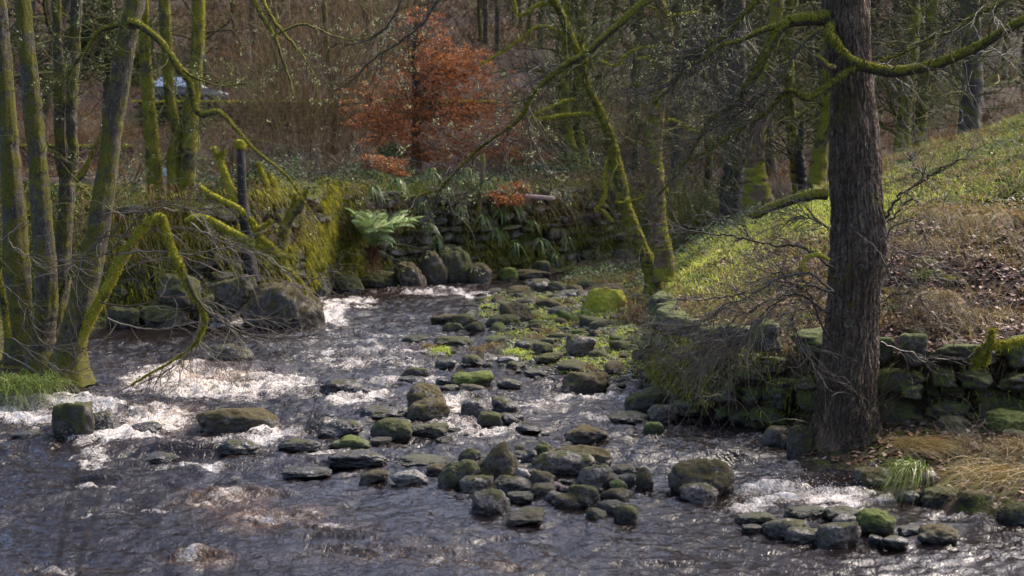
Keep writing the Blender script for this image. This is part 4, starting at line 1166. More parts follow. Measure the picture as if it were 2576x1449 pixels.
def bark_tube(line, sides, ridge=.02, flare=0.0, fl_h=.6, seed=2, per=None, low=.05):
    """trunk with real ridged bark relief"""
    P, r = np.asarray(line[0]), np.asarray(line[1])
    n = len(P)
    m = per or n
    t = np.linspace(0, n - 1, m); P = np.stack([np.interp(t, np.arange(n), P[:, c]) for c in range(3)], -1); r = np.interp(t, np.arange(n), r)
    th = np.arange(sides) / sides * 2 * PI
    TH, ZZ = np.meshgrid(th, P[:, 2])
    cx, sy = np.cos(TH), np.sin(TH)
    rr = r[:, None] * np.ones_like(TH)
    rr *= 1 + low * fbm(cx * 1.3, sy * 1.3, ZZ * 1.1, seed, 3)
    if flare:
        hb = np.clip(1 - (P[:, 2] - P[0, 2]) / fl_h, 0, 1)[:, None]
        rr += r[:, None] * flare * hb ** 2 * (.5 + .9 * np.abs(vnoise(cx * 1.8, sy * 1.8, ZZ * .4, seed + 4)))
    k = 1.0 / max(r.mean(), .05)
    rg_ = np.abs(fbm(cx * 6.0 + .6 * vnoise(cx, sy, ZZ * 6, 8), sy * 6.0, ZZ * 2.0, seed + 9, 3, .55))
    rr += ridge * (np.minimum(rg_ * 2.2, 1) - .5)
    rr += ridge * .35 * fbm(cx * 16, sy * 16, ZZ * 11, seed + 12, 2)
    V = np.stack([P[:, 0:1] + cx * rr, P[:, 1:2] + sy * rr, ZZ], -1).reshape(-1, 3)
    i = np.arange(m - 1)[:, None] * sides; j = np.arange(sides)[None]
    q_ = np.stack([i + j, i + (j + 1) % sides, i + sides + (j + 1) % sides, i + sides + j], -1).reshape(-1, 4)
    return V, q_, np.zeros(len(V)) + .5

# ------------------------------------------------------------------ left multi-stem tree
YL = 22.3
rnd = random.Random(11)
rt = empty("multi_stem_tree", (PT(120, 930, YL)[0], YL, .3), "mossy tree with many leaning stems on the left bank spit", "tree")
stems = [
 [(45, 960, 42, 22.6), (48, 860, 34, 22.6), (45, 700, 32, 22.7), (32, 500, 27, 22.8), (18, 300, 23, 22.9), (2, 100, 21, 23), (-14, -120, 18, 23), (-30, -500, 12, 23), (-30, -900, 6, 23)],
 [(95, 960, 40, 22.2), (108, 850, 30, 22.2), (118, 740, 27, 22.2), (106, 560, 25, 22.2), (98, 440, 24, 22.3), (84, 300, 23, 22.3), (66, 100, 20, 22.4), (50, -120, 17, 22.4), (40, -500, 11, 22.4), (30, -900, 5, 22.4)],
 [(125, 960, 36, 22.8), (130, 850, 30, 22.8), (146, 740, 27, 22.8), (160, 600, 20, 22.8), (170, 470, 19, 22.9), (152, 400, 13, 22.9), (149, 250, 12, 22.9), (144, 80, 11, 23), (138, -120, 10, 23), (120, -600, 5, 23)],
 [(170, 470, 14, 22.9), (184, 400, 12, 22.9), (180, 280, 13, 22.9), (187, 120, 13, 23), (195, -60, 12, 23), (205, -600, 6, 23)],
 [(165, 965, 52, 21.9), (178, 870, 38, 21.9), (205, 770, 33, 21.9), (236, 640, 30, 22.0), (262, 480, 27, 22.0), (286, 300, 25, 22.1), (314, 120, 24, 22.1), (342, 0, 23, 22.2), (362, -150, 20, 22.2), (390, -600, 12, 22.2), (400, -1000, 5, 22.2)],
]
stemlines = []
for k, s in enumerate(stems):
    ln = limb(s, YL, 14, .015, k)
    ln[0][:, 2] = np.maximum.accumulate(ln[0][:, 2])
    stemlines.append(ln)
    part("stem", bark_tube(ln, 40, .012, .5 if k != 3 else 0, .7, 20 + k, 200, .09), 'bark_moss', rt)
arch = limb([(170, 930, 20), (205, 850, 15, 21.8), (240, 778, 13, 21.6), (275, 715, 12, 21.4), (305, 655, 12, 21.3), (335, 605, 11, 21.2), (372, 562, 11, 21.1), (405, 548, 10, 21.1), (416, 575, 9, 21.1),
             (430, 620, 9, 21.1), (450, 660, 9, 21.0), (462, 700, 8.5, 21.0), (485, 745, 8.5, 21.0), (508, 775, 6, 21.0), (514, 815, 4, 21), (500, 850, 3, 21), (490, 868, 2.2, 21), (440, 905, 1.8, 21), (380, 940, 1.5, 21), (330, 970, 1.1, 21)], 21.8, 6, .012, 3)
b2 = limb([(322, 55, 11), (345, 60, 10), (395, 95, 9), (430, 140, 9), (455, 180, 9), (478, 210, 8), (485, 250, 8), (505, 288, 9), (550, 282, 7), (590, 320, 5), (650, 385, 4), (720, 440, 3), (760, 500, 2), (800, 560, 1.2)], 22.0, 6, .012, 5)
b3 = limb([(300, 62, 8), (258, 74, 6), (240, 90, 5.5), (215, 130, 5), (190, 160, 4.5), (165, 195, 4)], 22.0, 5, .01, 6)
b4 = limb([(190, 455, 9), (212, 430, 8), (235, 380, 5), (255, 330, 3)], 22.7, 5, .01, 7)
b5 = limb([(395, 95, 6), (420, 130, 5), (450, 165, 5), (490, 195, 3), (560, 215, 2), (640, 205, 1.4)], 22.0, 5, .01, 8)
b6 = limb([(470, 700, 6, 21), (478, 720, 6, 20.9), (500, 760, 4, 20.9), (540, 800, 2.5, 20.8), (620, 840, 1.8, 20.6), (720, 852, 1.4, 20.5), (800, 840, 1, 20.4)], 21, 5, .01, 9)
b7 = limb([(20, 850, 9, 21.6), (12, 780, 8, 21.6), (2, 720, 8, 21.5), (-20, 640, 6, 21.4)], 21.6, 5, .01, 12)
b8 = limb([(150, 745, 8, 22.5), (175, 690, 7, 22.4), (200, 665, 6, 22.4), (216, 655, 5, 22.3)], 22.5, 5, .01, 13)
part("branch", tubes([arch], 14, .12, 5), 'bark_bright', rt, label="arching bright mossy branch drooping to the water")
part("branch", tubes([b2], 12, .14, 6), 'bark_heavy', rt)
hang = [limb(r, 22, 6, .02, 30 + i) for i, r in enumerate([[(470, -420, 12, 22.2), (560, -190, 9, 22), (640, 0, 6.5), (665, 50, 6), (690, 90, 5), (708, 140, 4), (730, 200, 3), (745, 255, 1.5)], [(560, -190, 7), (660, 0, 5.5), (685, 45, 5), (715, 85, 4), (752, 128, 3), (785, 180, 2), (800, 230, 1)],
    [(690, 90, 3), (760, 60, 3), (840, 90, 2.4), (900, 100, 1.6), (960, 80, 1)]])]
for k, b in enumerate((b3, b4, b5, b7, b8, *hang)): part("branch", tubes([b], 10, .12, 7 + k), 'bark_heavy', rt)
part("branch", tubes([b6], 8, .1, 12), 'twig_moss', rt)
part("moss", fuzz([arch], 2600, .035), 'moss', rt)
part("moss", fuzz([b2, b3, b7, b8], 1100, .03), 'mossdull', rt)
tw = []
droopers = [  # thin dark drooping twigs over the water
 [(250, 760, 2.6), (330, 770, 2.2), (420, 745, 2), (520, 760, 1.7), (620, 790, 1.4), (720, 800, 1.1), (790, 790, .9)],
 [(280, 690, 2.6), (370, 660, 2.2), (470, 650, 1.9), (570, 690, 1.6), (670, 700, 1.3), (760, 720, 1)],
 [(300, 640, 2.4), (390, 630, 2), (480, 640, 1.8), (560, 625, 1.5), (640, 640, 1.2)],
 [(235, 600, 2.2), (330, 590, 2), (430, 575, 1.7), (520, 590, 1.4), (600, 600, 1.1)],
 [(260, 540, 2.2), (340, 530, 2), (440, 520, 1.7), (540, 540, 1.3)],
 [(270, 800, 2.4), (380, 830, 2), (470, 815, 1.7), (560, 800, 1.5), (640, 815, 1.2), (730, 850, 1)],
 [(510, 770, 3), (560, 800, 2.5), (610, 845, 2), (650, 850, 1.6), (720, 858, 1.3), (790, 845, 1), (828, 812, .8)],
 [(505, 790, 2.6), (490, 850, 2.2), (470, 890, 1.8), (430, 925, 1.5), (380, 950, 1.3), (330, 975, 1), (310, 960, .8)],
 [(500, 860, 2), (540, 885, 1.6), (600, 900, 1.4), (660, 905, 1.1), (720, 885, .9)],
 [(300, 560, 2), (260, 600, 2), (200, 650, 1.6), (140, 690, 1.3), (80, 690, 1)],
 [(60, 560, 2), (20, 600, 2), (60, 640, 1.6), (130, 655, 1.3), (190, 655, 1)],
 [(10, 720, 2), (60, 760, 2), (80, 800, 1.7), (100, 850, 1.5), (160, 880, 1.2), (240, 870, 1)],
 [(30, 850, 2), (90, 890, 1.8), (160, 930, 1.6), (200, 890, 1.4), (240, 860, 1.1)],
 [(-10, 880, 2), (60, 915, 1.8), (120, 965, 1.5), (60, 990, 1.2), (-10, 975, 1)],
 [(230, 660, 2), (300, 605, 1.8), (350, 540, 1.5), (420, 505, 1.2), (500, 500, 1)],
 [(480, 560, 2), (560, 610, 1.7), (650, 640, 1.5), (740, 690, 1.2), (830, 700, 1)],
]
dl = []
for k, d in enumerate(droopers):
    dl.append(limb(d, 21.3 + .25 * math.sin(k * 2.1), 6, .05, 40 + k))
tw += dl
tw += twigs_from(dl, rnd, 230, .75, .007, 1, -.02, .24, 3, .7, .6, .1, (.25, 0, -.25), .6)
tw += twigs_from([arch, b6], rnd, 60, .6, .007, 1, -.04, .22, 3, .8, .6, .45, (.3, 0, -.3), .6)
part("twigs", tubes(tw, 4), 'twig', rt)
tw = twigs_from([b2, b5, b3, b4, *hang], rnd, 110, .7, .006, 2, -.01, .25, 3, .9, .6, .2, (0, 0, -.1), .7)
tw += twigs_from(stemlines, rnd, 110, .9, .010, 2, 0, .24, 3, 1.1, .6, .3, (.1, 0, .1), .7)
part("twigs", tubes(tw, 4), 'twig_moss', rt)
lp = np.concatenate([np.asarray(t[0])[1:] for t in tw if RNG.random() < .4]); lp = lp[RNG.random(len(lp)) < .07]
lp = np.repeat(lp, 4, 0) + RNG.normal(size=(len(lp) * 4, 3)) * .02
part("lichen", leaves(lp, RNG.uniform(.015, .04, len(lp)), asp=.8), 'lichen', rt)

cr = {}
r3 = random.Random(78)
for ln in stemlines:
    for k in range(12):
        ok_ = [i for i in range(len(ln[0]) - 2) if ln[0][i][2] > 8.0]
        if not ok_: continue
        j = r3.choice(ok_)
        a = r3.uniform(0, 2 * PI)
        grow(tuple(ln[0][j]), (math.cos(a), math.sin(a), r3.uniform(.4, 1.0)), r3.uniform(1.6, 3.0), max(ln[1][j] * .3, .015), 2, r3, cr, .03, .2, 5, .75, 7, .55)
part("crown", tubes([x for l in cr.values() for x in l], 4), 'twig_dark', rt)
# second group of stems behind on the left bank
YM = 31.5
rt = empty("mossy_tree", (PT(430, 650, YM)[0], YM, 1.2), "three slender mossy stems behind the drooping branches on the left bank", "tree")
ms = [[(393, 700, 26), (394, 560, 19), (388, 430, 19), (378, 300, 16), (366, 150, 13), (360, -50, 12), (352, -500, 7)],
      [(430, 700, 22), (440, 560, 15), (437, 400, 17), (447, 335, 12), (428, 250, 12), (420, 120, 13), (410, -60, 13), (400, -500, 7)],
      [(452, 700, 26), (458, 560, 20), (472, 420, 20), (480, 300, 18), (495, 150, 16), (502, -60, 15), (510, -500, 8)]]
sl_ = []
for k, s in enumerate(ms):
    ln = limb(s, YM, 12, .02, 60 + k); ln[0][:, 2] = np.maximum.accumulate(ln[0][:, 2]); sl_.append(ln)
    part("stem", bark_tube(ln, 28, .015, .3, .6, 50 + k, 120, .08), 'bark_heavy', rt)
part("moss", fuzz(sl_, 900, .05), 'mossdull', rt)
tw = twigs_from(sl_, rnd, 120, 1.3, .012, 2, 0, .25, 4, 1.0, .55, .2, (0, 0, .1), .7)
part("twigs", tubes(tw, 3), 'twig_moss', rt)

# broken stumps and mossy limbs on the left bank
YS = 31
def c1(l): return [(a / 2, b / 2, c) for a, b, c in l]
st = empty("tree_stump", (PT(615, 700, YS)[0], YS, 1.0), "dead broken snag with a square moss cap on the left bank", "stump")
ln = limb(c1([(1270, 1420, 20), (1245, 1250, 17), (1238, 1120, 15), (1222, 1000, 13), (1215, 860, 11), (1212, 770, 11), (1211, 745, 11), (1211, 742, 2)]), YS, 6, .01, 70)
part("trunk", tubes([ln], 16, .14, 71), 'bark_dark', st)
ln = limb(c1([(1212, 752, 2), (1211, 748, 12), (1210, 725, 14), (1209, 706, 12), (1209, 702, 2)]), YS, 4)
part("moss_cap", tubes([ln], 14, .1, 72), 'bark_bright', st); part("moss", fuzz([ln], 3000, .05), 'moss', st)
def mossy(name, label, rows_list, Y, seed, dens=1500, cat="branch", mat='bark_bright', L=.045):
    lines = [limb(c1(r), Y, 6, .02, seed + i) for i, r in enumerate(rows_list)]
    b = lines[0][0][0]
    root = empty(name, (b[0], b[1], b[2]), label, cat)
    for l_ in lines: part("limb", tubes([l_], 10, .16, seed), mat, root)
    part("moss", fuzz(lines, dens, L), 'moss', root)
    t = twigs_from(lines, rnd, 22, .6, .006, 1, 0, .25, 3, .9, .6, .3, (0, 0, -.1), .7)
    part("twigs", tubes(t, 3), 'twig', root)
    return root
mossy("mossy_stump", "slim mossy stump with antler like top left of the square capped snag", [[(1190, 1020, 11), (1150, 930, 10), (1120, 850, 9), (1100, 790, 9), (1085, 765, 9), (1075, 745, 8)], [(1105, 800, 7), (1125, 775, 6), (1128, 750, 5)]], 31, 80, 1500, "stump")
mossy("fallen_branch", "long double mossy limb slanting down to the right on the left bank", [[(940, 1120, 8), (985, 1098, 10), (1040, 1105, 10), (1110, 1140, 10), (1200, 1190, 11), (1290, 1232, 10), (1380, 1268, 8), (1440, 1292, 5), (1480, 1300, 3)],
       [(1060, 1130, 7), (1150, 1170, 9), (1250, 1240, 9), (1350, 1292, 8), (1420, 1345, 8), (1480, 1385, 7), (1520, 1440, 4), (1535, 1480, 2)], [(1250, 1095, 6), (1275, 1130, 8), (1300, 1180, 8), (1345, 1225, 7), (1410, 1270, 4)], [(1300, 1160, 5), (1335, 1135, 5), (1370, 1105, 4)]], 27.5, 90, 2600)
mossy("mossy_limb", "short mossy limb crossing behind the square capped snag", [[(1005, 940, 7), (1060, 980, 8), (1130, 1015, 8), (1200, 1050, 8), (1230, 1080, 7)], [(960, 1080, 5), (1000, 1050, 5), (1050, 1000, 4)]], 30, 95, 1500)
mossy("small_tree", "short forked mossy trunk leaning right above the left bank", [[(1420, 1250, 14), (1430, 1170, 14), (1460, 1090, 14), (1500, 1040, 13), (1530, 990, 8), (1545, 950, 5)], [(1450, 1100, 8), (1475, 1040, 7), (1490, 980, 5)]], 32, 99, 1200, "tree", 'bark_heavy')
mossy("mossy_stump", "mossy pointed stump on top of the left bank", [[(1340, 1060, 9), (1345, 980, 9), (1330, 900, 8), (1305, 850, 7), (1298, 815, 5)]], 33, 103, 1800, "stump")
mossy("mossy_stump", "small knobbly mossy stump right of the pointed one", [[(1400, 1020, 8), (1385, 950, 8), (1365, 900, 9), (1350, 870, 7)]], 33.5, 107, 1800, "stump")

# ------------------------------------------------------------------ main tree at the right
YT = 16.9
rt = empty("main_tree", (PT(2125, 1170, YT)[0], YT, 0), "thick dark barked tree standing at the water edge on the right", "tree")
rt.name = "riverside_tree"
trunk = limb([(2120, 1200, 112), (2125, 1150, 96), (2128, 1060, 80), (2132, 960, 72), (2142, 860, 70), (2150, 740, 68), (2158, 650, 74), (2158, 590, 74), (2156, 520, 68), (2153, 420, 62), (2150, 320, 58), (2145, 220, 55), (2135, 100, 56), (2125, 0, 56), (2115, -150, 52), (2110, -500, 44), (2100, -1000, 30), (2090, -1500, 10)], YT, 10)
trunk[0][:, 2] = np.maximum.accumulate(trunk[0][:, 2])
trunk[0][0][2] = -.3; trunk = (trunk[0], trunk[1] * .95)
part("trunk", bark_tube(trunk, 240, .026, 1.0, 1.0, 31, 900, .13), 'bark_main', rt)
L1 = limb([(2090, 60, 9, 16.7), (2086, 85, 12, 16.5), (2100, 105, 12, 16.4), (2116, 128, 10, 16.3), (2150, 158, 13, 16.25), (2190, 172, 14, 16.2), (2250, 180, 13.5, 16.1), (2340, 166, 13, 16), (2400, 145, 13, 15.9), (2460, 118, 12, 15.8), (2510, 88, 12, 15.7), (2580, 48, 11, 15.6), (2700, -20, 9, 15.5), (2900, -100, 5, 15.4)], 16.3, 7, .01, 120)
L2 = limb([(2165, 168, 9, 16.25), (2135, 182, 9), (2095, 208, 9), (2050, 238, 8), (2025, 248, 8), (2000, 232, 6), (1978, 230, 6), (1955, 255, 5), (1930, 285, 4), (1890, 305, 3.5), (1840, 340, 3), (1790, 375, 2.5), (1730, 405, 2), (1690, 440, 1.3)], 16.2, 6, .012, 121)
L3 = limb([(2110, 30, 18, 16.9), (2070, 44, 18, 16.8), (2030, 47, 17), (1990, 55, 15), (1962, 72, 14), (1940, 110, 13), (1920, 150, 12), (1900, 190, 11), (1875, 225, 10), (1868, 250, 8), (1830, 275, 6), (1790, 300, 5), (1765, 340, 4), (1735, 390, 3), (1700, 440, 2), (1650, 500, 1.2)], 16.7, 6, .012, 122)
L3b = limb([(1962, 66, 8), (1920, 75, 7), (1870, 100, 6), (1810, 118, 5), (1770, 150, 4.5), (1720, 175, 4), (1690, 220, 3), (1640, 260, 2)], 16.7, 6, .012, 123)
L4 = limb([(2080, 490, 14), (2055, 490, 13), (2010, 498, 12), (1965, 512, 12), (1930, 525, 12), (1903, 541, 10), (1890, 543, 7), (1888, 543, 1)], 16.6, 6, .008, 124)
L5 = limb([(2060, 75, 5), (2030, 100, 4.5), (2000, 135, 4), (1970, 185, 3.5), (1930, 225, 3), (1890, 262, 2.5), (1800, 320, 2), (1720, 370, 1.5)], 16.5, 6, .01, 125)
L6 = limb([(2100, -300, 16), (1980, -240, 14), (1860, -160, 13), (1740, -70, 12), (1640, -10, 11), (1575, 45, 10), (1528, 90, 9.5), (1478, 132, 9), (1452, 148, 9), (1415, 170, 8), (1380, 200, 7), (1340, 240, 6), (1318, 285, 5), (1284, 320, 4), (1248, 345, 3.5), (1208, 372, 3), (1168, 410, 2.6), (1128, 455, 2.4), (1108, 476, 2), (1068, 488, 1.6), (1022, 500, 1.2), (1003, 488, .9)], 17.3, 6, .012, 126)
L7 = limb([(2700, -160, 8), (2600, -60, 6), (2520, 8, 5), (2460, 35, 4.5), (2400, 75, 4), (2340, 95, 3.5), (2280, 130, 3), (2200, 160, 2)], 17.5, 5, .012, 127)
L8 = limb([(2100, -350, 12), (1990, -180, 9), (1930, -40, 8), (1895, 10, 7.5), (1860, 55, 7), (1830, 85, 7), (1790, 110, 5), (1760, 130, 4), (1720, 145, 3)], 16.9, 6, .012, 128)
L9 = limb([(2098, 170, 8, 16.6), (2078, 165, 8), (2065, 150, 7), (2052, 143, 6), (2046, 143, 1)], 16.5, 4, 0, 129)
for k, (l_, mt) in enumerate([(L1, 'bark_heavy'), (L2, 'bark_heavy'), (L3, 'bark_heavy'), (L3b, 'bark_heavy'), (L4, 'bark_heavy'), (L5, 'bark_bg'), (L6, 'bark_heavy'), (L7, 'bark_heavy'), (L8, 'bark_heavy'), (L9, 'bark_red')]):
    part("limb", tubes([l_], 16, .10, 130 + k), mt, rt)
part("moss", fuzz([L1, L2, L3], 2300, .028, .25), 'mossdull', rt)
part("moss", fuzz([L3b, L4, L6, L8, L7], 1300, .024, .25), 'mossdull', rt)
def cz(l): return [(1520.5 + a * .2469, 536.6 + b * .2469, c) for a, b, c in l]
low = [
 [(2330, 560, 3.6), (2180, 450, 3.4), (2110, 395, 3.2), (2030, 348, 3), (1900, 335, 2.8), (1750, 335, 2.7), (1600, 300, 2.5), (1450, 265, 2.3), (1300, 230, 2.1), (1100, 205, 1.8), (900, 185, 1.5), (700, 140, 1.2), (500, 90, 1), (250, 15, .8)],
 [(1480, 262, 1.6), (1460, 210, 1.5), (1440, 150, 1.3), (1300, 90, 1.1), (1180, 60, .9), (1040, 0, .8)],
 [(2330, 800, 4), (2200, 680, 3.5), (2120, 625, 3.2), (2060, 605, 3), (1950, 640, 2.8), (1800, 655, 2.6), (1650, 740, 2.4), (1500, 810, 2.2), (1300, 835, 2), (1100, 862, 1.8), (900, 882, 1.7), (700, 880, 1.5), (500, 840, 1.3), (300, 822, 1.1), (100, 752, .9), (0, 710, .8)],
 [(2330, 800, 3.4), (2200, 760, 3), (2080, 730, 2.8), (1960, 745, 2.5), (1880, 700, 2.2), (1780, 600, 1.8), (1680, 640, 1.4), (1500, 700, 1)],
 [(2280, 1010, 4), (2180, 950, 3.5), (2060, 855, 3.2), (1950, 838, 2.8), (1800, 850, 2.5), (1650, 900, 2.2), (1500, 990, 1.8), (1350, 1060, 1.5), (1200, 1200, 1.2), (1060, 1290, 1)],
 [(1660, 740, 2), (1500, 830, 2), (1350, 900, 1.9), (1200, 940, 1.7), (1150, 1010, 1.6), (1050, 1090, 1.5), (950, 1130, 1.3), (850, 1165, 1.1), (700, 1170, 1), (550, 1105, .8)],
 [(1850, 860, 2), (1700, 950, 1.8), (1560, 1060, 1.7), (1400, 1180, 1.5), (1250, 1290, 1.3), (1050, 1380, 1.1), (860, 1449, 1)],
 [(1750, 930, 1.8), (1600, 1090, 1.6), (1500, 1190, 1.4), (1350, 1330, 1.2), (1200, 1449, 1)],
 [(2280, 1250, 3), (2180, 1040, 2.6), (2120, 880, 2.2), (2060, 740, 1.8), (1980, 640, 1.4)],
 [(2100, 960, 2), (1950, 1000, 1.8), (1930, 1120, 1.6), (1950, 1230, 1.4), (1990, 1330, 1.2), (2100, 1390, 1)],
 [(2290, 160, 2), (2200, 110, 1.8), (2080, 50, 1.5), (1900, 80, 1.2), (1750, 150, 1)],
 [(2290, 150, 1.6), (2200, 90, 1.4), (2060, 40, 1.2), (1850, 0, 1), (1700, -20, .8)],
]
ll = [limb(cz(r), 16.4 - .1 * (k % 4), 5, .03, 140 + k) for k, r in enumerate(low)]
part("low_branches", tubes(ll, 6, .05, 8), 'twig_dark', rt)
rnd = random.Random(5)
tw = twigs_from(ll, rnd, 270, .66, .0062, 1, -.01, .26, 4, .75, .6, .12, (-.25, 0, -.15), .75)
tw += twigs_from(ll[4:8], rnd, 70, .8, .0062, 1, -.05, .22, 4, .7, .6, .2, (-.3, 0, -.4), .75)
part("twigs", tubes(tw, 3), 'twig', rt)
mloop = limb(cz([(2290, 480, 5), (2200, 425, 6), (2110, 430, 6), (2040, 480, 6), (2015, 560, 5), (2040, 590, 4), (2080, 560, 3)]), 16.3, 6, .0)
part("branch", tubes([mloop], 10, .12, 9), 'bark_bright', rt)
rs = [[(2225, 555, 4), (2245, 520, 3.4), (2270, 490, 3), (2305, 465, 2.6), (2345, 440, 2.2), (2390, 415, 1.8), (2435, 392, 1.3), (2450, 360, 1)],
      [(2232, 560, 3), (2262, 530, 2.6), (2290, 500, 2.2), (2320, 510, 1.8), (2335, 535, 1.5), (2370, 520, 1)],
      [(2215, 620, 3), (2260, 560, 2.4), (2300, 556, 2.2), (2322, 590, 1.8), (2325, 625, 1.5), (2290, 650, 1)],
      [(2300, 465, 2), (2320, 440, 1.6), (2300, 420, 1.3), (2290, 390, 1)],
      [(2215, 860, 3), (2260, 880, 2.4), (2320, 900, 2), (2380, 905, 1.7), (2430, 900, 1.2), (2470, 895, 1)],
      [(2215, 640, 2.4), (2240, 690, 2), (2262, 720, 1.7), (2270, 760, 1.4), (2300, 745, 1)],
      [(2215, 760, 2.4), (2250, 740, 2), (2300, 740, 1.7), (2350, 790, 1.4), (2400, 850, 1)],
      [(2215, 700, 2), (2260, 640, 1.8), (2330, 660, 1.5), (2370, 720, 1.1)]]
rl = [limb(r, 16.7 - .1 * k, 5, .04, 170 + k) for k, r in enumerate(rs)]
tw = rl + twigs_from(rl, rnd, 190, .5, .0045, 1, .02, .28, 3, .8, .6, .1, (.15, 0, .05), .75)
part("twigs", tubes(tw, 4), 'twig_dark', rt)
tw = twigs_from([L1, L7], rnd, 60, .9, .008, 2, -.02, .26, 3, .9, .55, .2, (.1, 0, -.35), .7)
tw += twigs_from([L2, L3, L3b, L5], rnd, 150, .8, .007, 2, -.01, .26, 3, .8, .55, .35, (-.3, 0, -.2), .7)
part("twigs", tubes(tw, 3), 'twig_dark', rt)
hm = [limb(r, 18.5, 6, .02, 60 + i) for i, r in enumerate([[(2100, -700, 14, 17.5), (1700, -560, 10), (1320, -240, 7), (1180, -90, 5), (1103, 0, 4.2), (1058, 65, 3.8), (999, 110, 3.2), (934, 152, 2.6), (889, 200, 2), (840, 232, 1.2)],
    [(1320, -240, 5), (1120, -170, 4.5), (1040, -60, 4), (1008, 5, 3.5), (989, 45, 3.2), (955, 82, 2.8), (895, 110, 2), (845, 107, 1.2)]])]
for k, b in enumerate(hm): part("limb", tubes([b], 9, .1, 190 + k), 'bark_bg', rt)
tw = twigs_from(hm, rnd, 50, .7, .006, 2, -.01, .28, 3, .8, .55, .45, (-.2, 0, -.15), .7)
tw += twigs_from([L6, L8], rnd, 130, .9, .007, 2, -.01, .28, 3, .8, .55, .4, (-.2, 0, -.25), .7)
c6l = [limb([(1318, 235, 2), (1322, 285, 2), (1335, 340, 1.8), (1360, 395, 1.5), (1378, 440, 1.3), (1390, 485, 1)], 17.3, 5, .02, 1), limb([(1290, 355, 2), (1262, 400, 1.7), (1240, 440, 1.5), (1180, 480, 1.2), (1120, 498, 1), (1080, 480, .8)], 17.3, 5, .03, 2)]
tw += c6l + twigs_from(c6l, rnd, 50, .4, .004, 1, 0, .3, 3, .9, .6, .1, (0, 0, 0), .7)
part("twigs", tubes(tw, 3), 'twig_dark', rt)
lp = np.concatenate([np.asarray(t[0])[1:] for t in tw if RNG.random() < .45]); lp = lp[RNG.random(len(lp)) < .08]
lp = np.repeat(lp, 6, 0) + RNG.normal(size=(len(lp) * 6, 3)) * .02
part("lichen", leaves(lp, RNG.uniform(.012, .032, len(lp)), asp=.8), 'lichen', rt)
cr = {}
r3 = random.Random(77)
for k in range(34):
    j = r3.choice([i for i in range(len(trunk[0]) - 3) if trunk[0][i][2] > 8.0])
    a = r3.uniform(0, 2 * PI)
    grow(tuple(trunk[0][j]), (math.cos(a), math.sin(a), r3.uniform(.4, 1.0)), r3.uniform(2.2, 4.2), max(trunk[1][j] * .3, .02), 2, r3, cr, .03, .18, 6, .75, 8, .55)
part("crown", tubes([x for l in cr.values() for x in l], 4), 'twig_dark', rt)
# thin shoots sprouting round the foot of the trunk
R_, D_ = [], []
n = 420
a = RNG.uniform(PI, 2 * PI, n); hz = RNG.uniform(.05, .9, n)
R_ = np.stack([rt.location.x + .02 + np.cos(a) * .40, YT + np.sin(a) * .42, hz], -1)
D_ = np.stack([np.cos(a) * .35 + RNG.normal(size=n) * .3, np.sin(a) * .5 - .1, RNG.uniform(.3, 1.3, n)], -1)
part("shoots", blades(R_, D_, RNG.uniform(.3, .8, n), .007, RNG.uniform(-.1, .5, n), 5), 'twig_dark', rt)
n = 700
a = RNG.uniform(PI, 2 * PI, n)
part("basal_grass", blades(np.stack([rt.location.x + np.cos(a) * .5, YT + np.sin(a) * .5, RNG.uniform(-.02, .12, n)], -1),
     np.stack([np.cos(a) * .6, np.sin(a) * .6, RNG.uniform(.4, 1, n)], -1), RNG.uniform(.08, .2, n), .008, .7, 3), 'grasstan', rt)

# bright mossy branch entering at the right edge
def direct(name, label, rows_list, Y, seed, dens, L, mat='bark_bright', cat="branch", moss='moss', ntw=0):
    lines = [limb(r, Y, 6, .012, seed + i) for i, r in enumerate(rows_list)]
    b = lines[0][0][0]
    root = empty(name, (b[0], b[1], b[2]), label, cat)
    for l_ in lines: part("limb", tubes([l_], 12, .14, seed), mat, root)
    part("moss", fuzz(lines, dens, L), moss, root)
    if ntw: part("twigs", tubes(twigs_from(lines, rnd, ntw, .5, .005, 1, 0, .26, 3, .9, .6, .2), 3), 'twig', root)
    return root
direct("mossy_branch", "vivid green mossy branch with hanging end over the right wall", [[(2700, 850, 9), (2620, 853, 9), (2560, 862, 9), (2510, 872, 9), (2475, 876, 8), (2462, 890, 7), (2456, 915, 5), (2452, 922, 2)],
       [(2496, 872, 7), (2494, 850, 5), (2496, 828, 4)], [(2478, 878, 6), (2480, 900, 5), (2476, 918, 3)]], 16.3, 300, 3400, .05)

